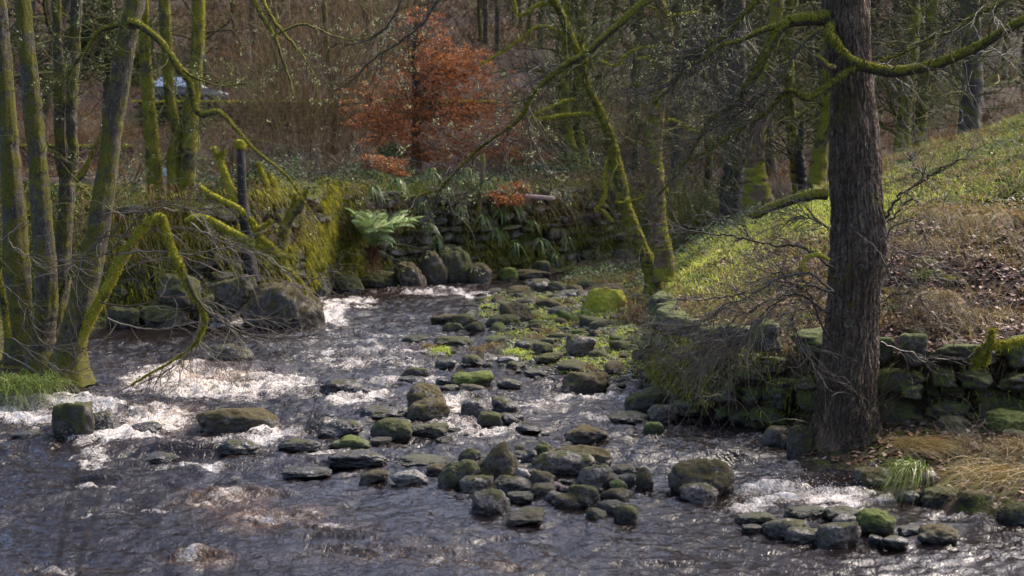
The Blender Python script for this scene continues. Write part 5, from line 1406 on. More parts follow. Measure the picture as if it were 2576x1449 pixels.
# ------------------------------------------------------------------ two mossy trees on the bar bank
def c2l(l): return [(858.7 + a / 2, b / 2, c / 2) for a, b, c in l]
def mid_tree(label, rows, branches, Y, seed, mat, tw_n=170):
    ln = limb(c2l(rows), Y, 12, .02, seed); ln[0][:, 2] = np.maximum.accumulate(ln[0][:, 2])
    z0 = ln[0][0][2]
    root = empty("mossy_tree", tuple(ln[0][0]), label, "tree")
    ln[0][0][2] -= .4
    ln = (ln[0], ln[1] * 1.22)
    part("trunk", bark_tube(ln, 40, .018, .35, .5, seed, 220, .1), mat, root)
    bl = [limb(c2l(b), Y, 6, .03, seed + 5 + i) for i, b in enumerate(branches)]
    for b in bl: part("branch", tubes([b], 9, .14, seed), 'bark_bright', root)
    part("moss", fuzz([ln], 1500, .045, .9), 'moss', root)
    if bl: part("moss", fuzz(bl, 900, .045), 'moss', root)
    r2 = random.Random(seed)
    t = twigs_from([ln], r2, tw_n, 1.3, .012, 2, 0, .27, 3, 1.0, .55, .35, (0, 0, 0), .8)
    if bl: t += twigs_from(bl, r2, 60, .8, .008, 2, 0, .27, 3, .9, .55, .2, (0, 0, 0), .8)
    part("twigs", tubes(t, 3), 'twig_moss', root)
    lp = np.concatenate([np.asarray(x[0])[1:] for x in t if RNG.random() < .4]); lp = lp[RNG.random(len(lp)) < .035]
    lp = np.repeat(lp, 5, 0) + RNG.normal(size=(len(lp) * 5, 3)) * .03
    part("lichen", leaves(lp, RNG.uniform(.015, .035, len(lp)), asp=.8), 'lichen', root)
    return root
mid_tree("left one of the two leaning mossy trees on the bright grass bank", [(1575, 1400, 34), (1540, 1310, 32), (1500, 1230, 30), (1460, 1120, 28), (1420, 1000, 26), (1395, 880, 26), (1365, 750, 24), (1335, 640, 20), (1280, 520, 17), (1225, 400, 14), (1190, 280, 14), (1140, 150, 15), (1090, 40, 14), (1040, -60, 13), (980, -400, 9), (930, -800, 4)],
    [[(1290, 580, 8), (1230, 575, 10), (1150, 578, 10), (1070, 585, 10), (1000, 600, 9), (940, 590, 6), (880, 560, 3)], [(1180, 500, 6), (1120, 512, 8), (1040, 545, 8), (970, 580, 6)], [(1345, 760, 7), (1332, 850, 8), (1328, 950, 8), (1305, 1030, 9), (1280, 1060, 6), (1300, 1050, 6), (1345, 1090, 5), (1360, 1110, 3)],
     [(1090, 30, 9), (1000, 20, 9), (940, 60, 8), (890, 75, 6), (870, 30, 4), (875, -40, 3)], [(1210, 220, 6), (1240, 320, 8), (1265, 345, 7), (1250, 310, 3)], [(1140, 180, 6), (1000, 130, 6), (900, 200, 6), (800, 270, 5), (700, 320, 3)]], 31, 400, 'bark_heavy')
mid_tree("right one of the two leaning mossy trees on the bright grass bank", [(1625, 1320, 40), (1618, 1240, 36), (1600, 1150, 35), (1588, 1040, 36), (1582, 920, 37), (1570, 800, 36), (1572, 700, 33), (1582, 600, 31), (1605, 470, 28), (1622, 320, 26), (1640, 150, 22), (1600, 0, 20), (1590, -150, 16), (1560, -500, 10), (1550, -800, 4)],
    [[(1600, 955, 12), (1625, 955, 13), (1636, 965, 10), (1636, 970, 2)], [(1640, 600, 6), (1690, 610, 7), (1740, 640, 8), (1800, 665, 6), (1860, 670, 3)], [(1480, 300, 8), (1540, 295, 7), (1580, 330, 6), (1620, 370, 5)], [(1545, 30, 8), (1600, 50, 9), (1650, 75, 9), (1720, 70, 8), (1800, 60, 5)], [(1560, 980, 6), (1500, 1000, 5), (1450, 1010, 4), (1380, 1020, 3)],
     [(1620, 240, 6), (1520, 240, 7), (1430, 280, 6), (1380, 330, 4), (1300, 300, 3)]], 30.6, 420, 'bark_red')

# ------------------------------------------------------------------ hand placed trees in the wood behind the right bank
def zt(x, y): return float(terr(np.array([x], float), np.array([y], float))[0])
def wood_tree(label, rows, Y, seed, mat, tw_n=90, group=None, ivy=0):
    ln = limb(rows, Y, 10, .03, seed); ln[0][:, 2] = np.maximum.accumulate(ln[0][:, 2])
    b = ln[0][0]
    root = empty("woodland_tree", tuple(b), label, "tree", group)
    b[2] = min(b[2], zt(b[0], b[1])) - .3
    part("trunk", bark_tube(ln, 26, .02, .35, .7, seed, 130, .12), mat, root)
    r2 = random.Random(seed)
    t = twigs_from([ln], r2, tw_n, 2.2, .03, 2, .01, .25, 4, 1.0, .55, .2, (0, 0, .15), 1)
    part("twigs", tubes(t, 3), 'twig_moss', root)
    if ivy:
        i = RNG.integers(0, len(ln[0]) // 2, ivy); th = RNG.uniform(0, 2 * PI, ivy)
        p = ln[0][i] + np.stack([np.cos(th), np.sin(th), 0 * th], -1) * (ln[1][i] * 1.12)[:, None] + RNG.normal(size=(ivy, 3)) * .06
        part("ivy", leaves(p, RNG.uniform(.05, .11, ivy)), 'ivy', root)
    return root
wood_tree("thick grey trunk with ivy climbing it between the mossy pair and the brown trunk", [(1842, 500, 34), (1845, 440, 28), (1850, 340, 26), (1852, 200, 25), (1850, 0, 24), (1850, -300, 18), (1850, -700, 6)], 46, 500, 'bark_bg', 90, ivy=1500)
wood_tree("warm brown trunk with moss collar right of the ivy clad trunk", [(1910, 505, 40), (1905, 460, 30), (1900, 400, 24), (1912, 300, 21), (1925, 200, 18), (1945, 80, 17), (1960, -60, 16), (1975, -500, 8)], 44, 510, 'bark_red', 80)
wood_tree("slim mossy trunk beside a splintered snag left of the riverside tree", [(2008, 490, 17), (2003, 430, 15), (1992, 340, 13), (1988, 260, 12), (1985, 100, 10), (1990, -100, 8), (1995, -400, 3)], 45, 520, 'bark_heavy', 70)
wood_tree("mossy trunk standing immediately left of the riverside tree", [(2055, 470, 24), (2062, 400, 20), (2075, 300, 15), (2082, 200, 13), (2085, 50, 12), (2088, -200, 9), (2090, -500, 3)], 43, 530, 'bark_heavy', 70)
sn = wood_tree("splintered dead snag with pale broken face", [(2018, 485, 12), (2015, 430, 12), (2010, 380, 11), (2016, 330, 8), (2020, 300, 4)], 44, 535, 'bark_dark', 10)
wood_tree("mossy trunk in the wood just right of the riverside tree", [(2268, 440, 26), (2270, 370, 20), (2275, 300, 17), (2290, 200, 15), (2300, 60, 14), (2310, -200, 10), (2315, -500, 4)], 42, 540, 'bark_heavy', 80)
wood_tree("second mossy trunk in the wood right of the riverside tree, leaning right", [(2300, 430, 22), (2308, 340, 18), (2322, 250, 15), (2340, 120, 14), (2350, -50, 12), (2360, -400, 5)], 43, 550, 'bark_heavy', 80)
wood_tree("dark thick trunk at the crest of the grassy slope", [(2440, 400, 34), (2442, 300, 28), (2446, 180, 25), (2440, 0, 24), (2436, -300, 16), (2430, -600, 5)], 38, 560, 'bark_bg', 100)
wood_tree("mossy twin trunk behind the log pile, left stem", [(1450, 440, 17), (1440, 380, 15), (1425, 310, 13), (1420, 200, 11), (1425, 40, 10), (1430, -300, 5)], 47, 570, 'bark_heavy', 70)
wood_tree("mossy twin trunk behind the log pile, right stem", [(1478, 442, 16), (1466, 380, 14), (1452, 310, 12), (1455, 180, 11), (1470, 20, 9), (1480, -300, 4)], 47.5, 580, 'bark_heavy', 70)
wood_tree("dark brown trunk rising between the two mossy trees on the bank", [(1700, 470, 14), (1702, 380, 12), (1700, 260, 11), (1705, 100, 10), (1708, -200, 8), (1710, -500, 3)], 50, 590, 'bark_bg', 80)
wood_tree("pale slender birch trunk far behind the riverside tree", [(2048, 330, 5), (2046, 250, 5), (2044, 150, 4.5), (2046, 0, 4), (2048, -200, 3)], 70, 600, 'rockpale', 40)

# ------------------------------------------------------------------ background wood, copies of five trees
def proto_tree(seed, h=13, r=.19, heavy=False, spread=1.0):
    rr = random.Random(seed)
    out = {}
    pts, rad = [(0, 0, -.5)], [r * 1.35]
    x = y = 0; dx = rr.gauss(0, .05); dy = rr.gauss(0, .05)
    n = 16
    for i in range(n):
        dx += rr.gauss(0, .035); dy += rr.gauss(0, .035)
        x += dx; y += dy
        pts.append((x, y, -.5 + (i + 1) * h / n)); rad.append(r * (1 - .85 * (i + 1) / n))
    tl = (crom([(*p, q) for p, q in zip(pts, rad)], 3)); tr = (tl[:, :3], tl[:, 3])
    limbs = {}
    for k in range(17):
        j = rr.randrange(8, 44)
        a = rr.uniform(0, 2 * PI); e = rr.uniform(.0, .9)
        grow(tuple(tr[0][j]), (math.cos(a), math.sin(a), e), rr.uniform(2.0, 4.2) * spread, max(tr[1][j] * .45, .02), 3, rr, limbs, .0, .2, 4, .75, 7, .52)
    big = [x for x in limbs.get(3, [])]
    small = [x for l in (0, 1, 2) for x in limbs.get(l, [])]
    return tr, big, small
PROT = []
for k in range(6):
    tr, big, small = proto_tree(700 + k, 13 + k % 3, .15 + .03 * (k % 3), spread=.9 + .15 * (k % 2))
    a_ = mesh_np("trunk", *tubes([tr], 10, .12, k)); b_ = mesh_np("limbs", *tubes(big, 6, .12, k)); c_ = mesh_np("twigs", *tubes([(p, np.maximum(np.array(r), .009)) for p, r in small], 3))
    a_.materials.append(M['bark_bgmoss' if k % 3 == 0 else 'bark_bg']); b_.materials.append(M['bark_bgmoss' if k % 2 == 0 else 'bark_bg']); c_.materials.append(M['twig_bg'])
    PROT.append((a_, b_, c_))
BGL = ["bare woodland tree with tangled twigs on the hillside behind the river"]
rg2 = np.random.default_rng(23)
spots = []
tries = 0
while len(spots) < 125 and tries < 9000:
    tries += 1
    Y = 50 + 70 * rg2.random() ** 1.3
    px = rg2.uniform(-250, 2850)
    x = (px - 1288) * Y / FP
    if abs(Y - 66) < 3.2 or abs(Y - 61) < 1: continue
    if 880 < px < 1260 and Y < 60: continue
    if px < 1250 and rg2.random() < .3: continue
    if 380 < px < 600 and Y < 68: continue
    if any((x - a) ** 2 + (Y - b) ** 2 < 5.0 for a, b in spots): continue
    spots.append((x, Y))
for i, (x, Y) in enumerate(spots):
    a_, b_, c_ = PROT[rg2.integers(6)]
    px = 1288 + x * FP / Y
    side = "left of the orange beech" if px < 900 else "behind the orange beech" if px < 1260 else "behind the two mossy bank trees" if px < 1900 else "behind the riverside tree"
    root = empty("woodland_tree", (x, Y, zt(x, Y)), "bare blurred woodland tree in the background " + side, "tree", "bare trees in the wood on the hillside")
    for nm, me in (("trunk", a_), ("limbs", b_), ("twigs", c_)):
        o = bpy.data.objects.new(nm, me); C.objects.link(o); o.parent = root
    s = rg2.uniform(.85, 1.35); root.scale = (s, s, s * rg2.uniform(.9, 1.15)); root.rotation_euler = (0, 0, rg2.uniform(0, 6.28))

# golden upright shoots of coppiced shrubs left of the beech
def shrub(label, px, Y, n, h, mat, seed, spread=.5, name="coppiced_shrub", w=.022):
    x = (px - 1288) * Y / FP; z = zt(x, Y)
    rr = np.random.default_rng(seed)
    root = empty(name, (x, Y, z), label, "shrub", None)
    a = rr.uniform(0, 2 * PI, n); t = rr.random(n) ** .5
    R = np.stack([np.cos(a) * t * .5, np.sin(a) * t * .5, np.zeros(n) - .1], -1)
    D = np.stack([np.cos(a) * t * spread + rr.normal(size=n) * .1, np.sin(a) * t * spread + rr.normal(size=n) * .1, np.ones(n)], -1)
    L = h * rr.uniform(.5, 1.1, n)
    v1 = blades(R, D, L, w, rr.uniform(-.05, .25, n), 8)
    m = n * 6; i = rr.integers(0, n, m); tt = rr.uniform(.2, .95, m)
    Dn = D / np.linalg.norm(D, axis=1, keepdims=True)
    R2 = R[i] + Dn[i] * (L[i] * tt)[:, None]; D2 = Dn[i] + rr.normal(size=(m, 3)) * .4
    v2 = blades(R2, D2, L[i] * .3, w * .6, .1, 4)
    obj("shoots", mesh_np("shoots", *cat_parts([v1, v2])), M[mat], root)
    return root
for k, (px, Y, n, h, mt, lab) in enumerate([
    (590, 53, 90, 3.5, 'shoots', "golden brown coppiced shrub nearest the parked car"), (680, 51, 80, 6, 'shoots', "tall golden brown coppiced shrub right of the car"),
    (760, 50, 90, 7.5, 'shoots', "tallest golden brown shrub left of the orange beech"), (830, 52, 90, 7.5, 'shoots', "golden brown shrub with dark base left of the orange beech"),
    (900, 54, 80, 8, 'shoots', "golden brown shrub touching the left of the orange beech"), (975, 58, 150, 9, 'shoots', "tall brown shrub right behind the orange beech"),
    (720, 72, 150, 8, 'shoots', "brown shrub on the slope above the lane behind the golden shrubs"), (860, 76, 150, 9, 'shoots', "brown shrub high on the slope behind the orange beech"),
    (1010, 80, 150, 9, 'bracken', "reddish shrub high on the slope right of the brown one"),
    (250, 52, 150, 2.4, 'bracken', "red brown bramble thicket behind the left stems"), (130, 51, 150, 2.4, 'bracken', "red brown bramble thicket at far left"),
    (1300, 52, 120, 3.2, 'bracken', "red brown thicket right of the orange beech"), (1400, 56, 120, 3.6, 'bracken', "brown thicket above the grey logs"),
    (1620, 55, 140, 3.4, 'bracken', "brown thicket between the two mossy bank trees"), (1760, 54, 140, 3.4, 'bracken', "brown thicket left of the ivy clad trunk"),
    (2180, 46, 120, 2.6, 'bracken', "brown thicket behind the riverside tree"), (2380, 44, 120, 2.8, 'bracken', "brown thicket behind the grassy crest"), (2540, 42, 120, 3.4, 'bracken', "brown thicket at the top of the grassy slope"),
  ]): shrub(lab, px, Y, n, h, mt, 800 + k, .35 if mt == 'shoots' else .9)

def bush_meshes(seed, n, L, mat):
    rr = random.Random(seed); o_ = {}
    for k in range(n):
        a = rr.uniform(0, 2 * PI); e = rr.uniform(.2, 1.6)
        grow((rr.gauss(0, .12), rr.gauss(0, .12), 0), (math.cos(a), math.sin(a), e), L * rr.uniform(.6, 1.2), .013, 2, rr, o_, -.02, .2, 4, .7, 8, .55)
    m = mesh_np("twigs", *tubes([x for l in o_.values() for x in l], 3)); m.materials.append(M[mat]); return m
BM = [bush_meshes(900 + k, 13, 1.5, 'twig' if k % 2 else 'twig_dark') for k in range(4)]
bl_ = [(640, 36.5, .9), (720, 37.5, 1), (800, 38.2, 1), (870, 39.5, .9), (930, 40.2, .8), (1130, 41.8, .8), (1230, 42.5, .9), (1330, 43.5, .9), (1420, 44.6, 1), (1500, 45.5, 1.1), (1570, 46.5, 1.2), (1240, 41.0, .9), (1380, 42.2, 1), (1460, 43.2, 1), (1540, 44.2, 1), (1100, 40.4, .6), (560, 30.9, .8), (640, 32.4, .8), (700, 33.5, .8), (480, 30.8, .8), (380, 30.6, .8), (760, 35.3, .8),
       (330, 33, 1), (230, 33, 1), (60, 32, 1), (520, 33, .9), (590, 33.5, 1), (1700, 42, 1.1), (1780, 42, 1.1), (1600, 41, 1), (1570, 38.2, .7), (1620, 38.6, .7), (1540, 39.0, .6)]
for k, (px, Y, sc__) in enumerate(bl_):
    x = (px - 1288) * Y / FP
    root = empty("bare_shrub", (x, Y, zt(x, Y) - .05 + (1.1 if k in (11, 12, 13, 14, 15) else 0)), "tangled leafless shrub " + ("growing along the top of the far wall" if px < 1540 and px > 600 else "on the left bank behind the stems" if px < 600 else "below the two mossy trees across the bend"), "shrub", "leafless shrubs on the far bank")
    o = bpy.data.objects.new("twigs", BM[k % 4]); C.objects.link(o); o.parent = root
    root.scale = (sc__,) * 3; root.rotation_euler = (0, 0, k * 1.7)

for k, (px, py, z_, sc__) in enumerate([(2260, 700, 1.7, .35), (2420, 620, 2.4, .3), (2500, 700, 2.2, .35), (2300, 560, 2.6, .3), (1980, 640, 1.7, .35), (1930, 690, 1.5, .3), (2040, 700, 1.5, .35), (2380, 820, 1.5, .3), (2550, 640, 2.6, .3), (1870, 760, 1.2, .3), (2440, 480, 3.2, .3), (2290, 800, 1.4, .3)]):
    g0 = G(px, py, z_); root = empty("bramble", (g0[0], g0[1], zt(g0[0], g0[1]) - .03), "small bare bramble tangle on the right bank slope", "bramble", "bramble tangles on the right slope")
    o = bpy.data.objects.new("twigs", BM[k % 4]); C.objects.link(o); o.parent = root
    root.scale = (sc__ * 1.3, sc__ * 1.3, sc__); root.rotation_euler = (0, 0, k * 2.1)

# evergreen mass at top left
def leafy(name, label, regions, n, size, mat, seed, trunk_rows=None, Y=60, cat="tree"):
    rr = np.random.default_rng(seed)
    P = []
    for (cx, cy, rx, ry, Yc, ryd, wgt) in regions:
        k = int(n * wgt / 13)
        c = rr.normal(size=(k, 3)) * .52; c /= np.maximum(1, np.linalg.norm(c, axis=1, keepdims=True))
        c0 = np.array(PT(cx, cy, Yc))
        cen = c0 + c * np.array([rx * Yc / FP, ryd, ry * Yc / FP])
        q_ = cen[:, None] + rr.normal(size=(k, 13, 3)) * np.array([.26, .26, .09]) * size * 4.2
        P.append(q_.reshape(-1, 3))
    P = np.concatenate(P)
    b = PT(*trunk_rows[0][:2], Y) if trunk_rows else P.mean(0)
    root = empty(name, tuple(b), label, cat)
    part("crown", leaves(P, rr.uniform(.6, 1.3, len(P)) * size, up=.6), mat, root)
    if trunk_rows:
        ln = limb(trunk_rows, Y, 8, .03, seed)
        part("trunk", bark_tube(ln, 16, .01, .3, .5, seed, 80), 'bark_bg', root)
        r2 = random.Random(seed)
        part("twigs", tubes(twigs_from([ln], r2, 70, 1.5, .02, 2, .02, .22, 4, .9, .6, .1, (0, 0, .1)), 3), 'twig_dark', root)
    return root
leafy("evergreen_tree", "dark evergreen tree behind the big leaning stem at top left", [(270, 70, 90, 110, 58, 1.4, .5), (330, 160, 60, 60, 57, 1, .2), (200, 110, 60, 90, 58, 1.2, .3)], 9000, .16, 'evergreen', 41, [(270, 330, 16), (272, 200, 12), (270, 60, 9), (270, -200, 4)], 58)
leafy("evergreen_shrub", "green leafy shrub left of the dark evergreen", [(110, 190, 70, 50, 55, .8, .4), (60, 90, 60, 60, 57, .8, .4)], 3600, .13, 'evergreen', 42, [(100, 360, 8), (100, 250, 6), (105, 120, 4)], 55, "shrub")

# the orange beech
BY = 45.5
leafy("beech_sapling", "young beech holding bright orange dead leaves on top of the far wall",
      [(1090, 330, 200, 90, BY, 1.8, .25), (1050, 230, 190, 100, BY, 1.4, .15), (1150, 220, 150, 100, BY, 1.4, .15), (1210, 330, 110, 75, BY, 1.2, .10), (1110, 170, 70, 60, BY, 1.1, .10), (1000, 330, 70, 45, BY, 1, .07), (940, 280, 80, 50, BY, 1, .05), (1060, 100, 70, 90, BY, 1, .07), (1180, 160, 50, 50, BY, 1, .05), (1090, 390, 120, 25, BY, 1, .08)],
      17000, .100, 'beech', 43, [(1046, 425, 14), (1047, 380, 11), (1046, 300, 8), (1042, 220, 6), (1040, 140, 4), (1045, 60, 2.5)], BY)
leafy("beech_spray", "low spray of orange beech leaves hanging over the far wall", [(970, 418, 55, 22, 40.5, .4, .6), (930, 400, 30, 16, 40.8, .4, .25), (1015, 440, 22, 12, 40.3, .3, .15)], 1900, .075, 'beech', 44, None, 40.5, "branch")
leafy("beech_spray", "small orange leaf spray beside the pale drain pipe", [(1280, 500, 45, 18, 40.2, .35, .6), (1290, 470, 45, 14, 40.6, .35, .3), (1240, 490, 18, 10, 40.2, .2, .1)], 1100, .07, 'beech', 45, None, 40.2, "branch")
leafy("beech_spray", "orange brown leaf spray on the bank above the pale drain pipe", [(1340, 395, 60, 20, 47, .5, .5), (1400, 405, 30, 12, 47, .4, .2)], 900, .08, 'beech', 46, None, 47, "branch")
leafy("holly_bush", "dark green bush at the foot of the orange beech", [(985, 390, 40, 30, 44, .5, 1)], 1500, .08, 'evergreen', 47, None, 44, "shrub")

# ------------------------------------------------------------------ ferns
def fern(label, base, n, L, seed, spread=1.0, aim=(0, -1, 0), mat='fern', name="fern", skirt=True):
    rr = np.random.default_rng(seed)
    root = empty(name, tuple(base), label, "fern")
    R, D, Ls, Ws, dr = [], [], [], [], []
    stems_ = []
    for k in range(n):
        a = rr.uniform(-PI, PI); e = rr.uniform(.8, 2.4)
        d = np.array([math.cos(a) * spread, math.sin(a) * spread, e]) + np.array(aim) * .7
        d /= np.linalg.norm(d)
        l = L * rr.uniform(.65, 1.1); droop = rr.uniform(.45, .85)
        m = 26
        t = np.linspace(0.02, 1, m)
        P = d[None] * (l * t)[:, None]; P[:, 2] -= droop * l * t ** 2.1 * .75
        T = np.gradient(P, axis=0); T /= np.linalg.norm(T, axis=1, keepdims=True)
        up = np.array([0, 0, 1.0]); Sd = np.cross(T, up); Sd /= np.linalg.norm(Sd, axis=1, keepdims=True)
        ll_ = l * .105 * np.sin(np.clip(t * 1.02, 0, 1) ** .75 * PI) ** .8 + .01
        for sg in (-1, 1):
            R.append(P); D.append(Sd * sg + T * .35 + np.array([0, 0, -.15])); Ls.append(ll_); Ws.append(np.full(m, l / m * .95))
        stems_.append((P, np.linspace(.006, .0015, m)))
    R = np.concatenate(R); D = np.concatenate(D); Ls = np.concatenate(Ls); Ws = np.concatenate(Ws)
    D /= np.linalg.norm(D, axis=1, keepdims=True)
    side = np.cross(D, np.array([0, -.9, .6]) + rr.normal(size=D.shape) * .2)
    rn = np.repeat(rr.random(n), 52) * .7 + rr.random(len(R)) * .3
    obj("fronds", mesh_np("fronds", *blades(R, D, Ls, Ws, .2, 3, rn, side, .5)), M[mat], root)
    obj("frond_stems", mesh_np("frond_stems", *tubes(stems_, 4)), M['twig_moss'], root)
    if skirt:
        k = 260
        D = rr.normal(size=(k, 3)) * .35 + np.array([0, -.25, -1])
        obj("dead_fronds", mesh_np("dead_fronds", *blades(rr.normal(size=(k, 3)) * .06, D, rr.uniform(.2, .55, k) * L * .7, .012, .2, 3)), M['bracken'], root)
    return root
fern("large pale green fern arching out over the foot of the far wall", PT(938, 622, 36.9), 40, 2.1, 60, .95, (.45, -.3, .6))
def harts(label, px, py, Y, n, L, seed):
    rr = np.random.default_rng(seed)
    b = PT(px, py, Y)
    root = empty("wall_fern", b, label, "fern", "drooping ferns growing on the far wall")
    D = np.stack([rr.normal(size=n) * .8, -np.abs(rr.normal(size=n)) * .6 - .3, rr.uniform(.1, .9, n)], -1)
    sd = np.cross(D, np.array([0, -1.0, .5]) + rr.normal(size=D.shape) * .3)
    v = blades(rr.normal(size=(n, 3)) * .03, D, rr.uniform(.5, 1.1, n) * L, L * .14, rr.uniform(.9, 1.7, n), 6, None, sd, .45)
    obj("leaves", mesh_np("leaves", *v), M['hart'], root)
HF = [(1085, 430), (1148, 445), (1192, 470), (1160, 520), (1262, 535), (1290, 510), (1340, 560), (1362, 605), (1082, 565), (1098, 600), (1000, 455), (1212, 545), (1425, 600), (1298, 610), (1120, 470), (1225, 450), (1250, 580), (1395, 640), (1320, 470), (1180, 430), (940, 470), (1060, 500)]
pos = ["near its left end", "in its middle part", "toward its right end"]
for k, (a, b) in enumerate(HF):
    Yw = float(np.interp((a - 1288) / FP * 39.5, [-5, -2.9, -.9, .9, 2.4], [36.3, 38.5, 39.9, 41.4, 43.0])) - .15
    harts("dark green strap leaved fern drooping from the far wall " + pos[min(2, max(0, (a - 950) // 170))], a, b, Yw, 22, .42, 600 + k)

# ------------------------------------------------------------------ grass, litter, moss, undergrowth
def sample(poly_fn, n, x0, x1, y0, y1):
    out = []
    tot = 0
    while tot < n:
        x = RNG.uniform(x0, x1, n * 2); y = RNG.uniform(y0, y1, n * 2)
        k = poly_fn(x, y); out.append(np.stack([x[k], y[k]], -1)); tot += k.sum()
        if len(out) > 40: break
    P = np.concatenate(out)[:n]
    return P[:, 0], P[:, 1]

def upd(n, s=.45): 
    D = RNG.normal(size=(n, 3)) * s; D[:, 2] = np.abs(D[:, 2]) + .7
    return D
# right bank grass
inR = lambda x, y: (sdist(x, y, REGR) > .0)
n = 120000
x, y = sample(inR, n, 2.3, 14, 16.8, 39)
z = terr(x, y); px, py = proj(x, y, z); r_ = sdist(x, y, REGR)
lit = 1.5 * np.exp(-(((px - 1770) / 170) ** 2 + ((py - 655) / 80) ** 2)) + .8 * np.exp(-(((px - 1980) / 150) ** 2 + ((py - 560) / 60) ** 2)) + .7 * np.exp(-(((px - 2150) / 300) ** 2 + ((py - 520) / 60) ** 2))  # where the sunny patch is painted in by brighter grass colour
crest = sstep(2150, 2300, px) * sstep(640, 520, py + (px - 2300) * .25)
litter = sstep(2170, 2260, px) * sstep(0, 60, py - 520 + (px - 2300) * .12)
brown = 1.2 * np.exp(-(((px - 1990) / 150) ** 2 + ((py - 670) / 75) ** 2))
u = RNG.random(n)
pn = fbm(x * 1.6, y * 1.6, 0, 12, 3)
keep = u < np.clip(.55 + .5 * fbm(x * 5, y * 5, 0, 15, 2) + lit + crest * .7 - litter * .85 - brown * .8 + pn * .9, .05, 1)
x, y, z, px, py, lit, crest, litter, pn, r_ = [a[keep] for a in (x, y, z, px, py, lit, crest, litter, pn, r_)]
n = len(x)
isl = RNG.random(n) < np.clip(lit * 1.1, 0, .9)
tan = ~isl & (RNG.random(n) < np.clip(.45 + litter * .5 + pn * .5 - crest * .4, 0, .95))
grn = ~isl & ~tan
for nm, k, mt, Lr, lab in (("sunlit_tint_grass", isl, 'grasslit', (.14, .38), "grass with sunlight painted in as bright yellow green on the bank behind the mossy pair"), ("grass", grn, 'grass', (.12, .34), "short green grass over the right bank"), ("dry_grass", tan, 'grasstan', (.2, .55), "straw coloured dead grass over the right bank")):
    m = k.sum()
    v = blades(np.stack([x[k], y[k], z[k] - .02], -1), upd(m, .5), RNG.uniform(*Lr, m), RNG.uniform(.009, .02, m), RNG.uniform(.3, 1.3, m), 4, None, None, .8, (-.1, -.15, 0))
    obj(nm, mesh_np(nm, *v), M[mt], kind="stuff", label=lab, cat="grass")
# leaf litter
n = 85000
x, y = sample(inR, n, 2.3, 14, 16.8, 36)
z = terr(x, y); px, py = proj(x, y, z)
pr = .12 + sstep(2150, 2260, px) * sstep(0, 60, py - 500 + (px - 2300) * .12) + .9 * np.exp(-(((px - 1990) / 150) ** 2 + ((py - 670) / 75) ** 2))
k = RNG.random(n) < pr
P = np.stack([x, y, z + RNG.uniform(.0, .04, n)], -1)[k]
inS = lambda a, b: (sdist(a, b, REGR) < -.05) & (sdist(a, b, RIVER) < -.1)
x, y = sample(inS, 2600, 2.2, 9, 14, 19.5)
P = np.concatenate([P, np.stack([x, y, terr(x, y) + .02], -1)])
obj("leaf_litter", mesh_np("leaf_litter", *leaves(P, RNG.uniform(.04, .10, len(P)), up=2.5, asp=.75)), M['litter'], kind="stuff", label="wet brown fallen leaves on the right slope", cat="leaves")
# fringe hanging over the right wall
pw = np.array(WALLR); sg = np.hypot(*(pw[1:] - pw[:-1]).T); cu = np.concatenate([[0], np.cumsum(sg)])
def on_wall(path, s):
    P_ = np.array(path, float); c_ = np.concatenate([[0], np.cumsum(np.hypot(*(P_[1:] - P_[:-1]).T))])
    return np.interp(s, c_, P_[:, 0]), np.interp(s, c_, P_[:, 1])
n = 2600
s = RNG.uniform(1, 19, n); x, y = on_wall(WALLR, s)
den = .25 + .75 * sstep(9.5, 11, s); k = RNG.random(n) < np.clip(den * (.65 + fbm(s * 1.3, s * 0, 0, 14, 3)), 0, 1)
x, y, s = x[k], y[k], s[k]; n = len(x)
D = np.stack([-.5 - RNG.random(n) * .3, -.6 + RNG.normal(size=n) * .4, RNG.uniform(-.1, .5, n)], -1)
zz = np.where(s > 13, .5, .98) + RNG.uniform(-.1, .12, n)
v = blades(np.stack([x + RNG.normal(size=n) * .12, y + RNG.normal(size=n) * .08, zz], -1), D, RNG.uniform(.10, .30, n), .010, RNG.uniform(.8, 1.8, n), 5)
obj("hanging_grass", mesh_np("hanging_grass", *v), M['grasstan'], kind="stuff", label="dead grass hanging over the edge of the right wall", cat="grass")
# moss carpets hanging on both walls
def wall_moss(path, s0, s1, z0, z1, n, L, mat, label, seed, w=.03, off=.22):
    rr = np.random.default_rng(seed)
    s = rr.uniform(s0, s1, n); x, y = on_wall(path, s); x2, y2 = on_wall(path, s + .05)
    tx, ty = x2 - x, y2 - y; l = np.hypot(tx, ty) + 1e-9; nx, ny = ty / l, -tx / l
    sign = np.where(ny > 0, -1, 1)
    nx, ny = nx * sign, ny * sign
    z = rr.uniform(z0, z1, n)
    k = fbm(s * 1.3, z * 1.9, 0, seed, 5) > rr.uniform(-.30, .55, n)
    s, x, y, z, nx, ny = [q_[k] for q_ in (s, x, y, z, nx, ny)]; n = len(s)
    o_ = off * rr.uniform(.7, 1.2, n)
    R = np.stack([x + nx * o_, y + ny * o_, z], -1)
    D = np.stack([nx + rr.normal(size=n) * .5, ny + rr.normal(size=n) * .5, rr.uniform(-.7, .5, n)], -1)
    obj("hanging_moss", mesh_np("hanging_moss", *blades(R, D, rr.uniform(.4, 1.2, n) * L, w, rr.uniform(.6, 1.8, n), 3)), M[mat], kind="stuff", label=label, cat="moss")
S0 = 0
cf = np.concatenate([[0], np.cumsum(np.hypot(*(np.array(WALLF)[1:] - np.array(WALLF)[:-1]).T))])
sA, sB, sC, sD = cf[2] + 1, cf[5], cf[7], cf[11]
wall_moss(WALLF, cf[3], cf[6] + 1.0, .3, 2.75, 25000, .13, 'moss', "bright yellow green moss and ivy draping the left part of the far wall", 201, .028)
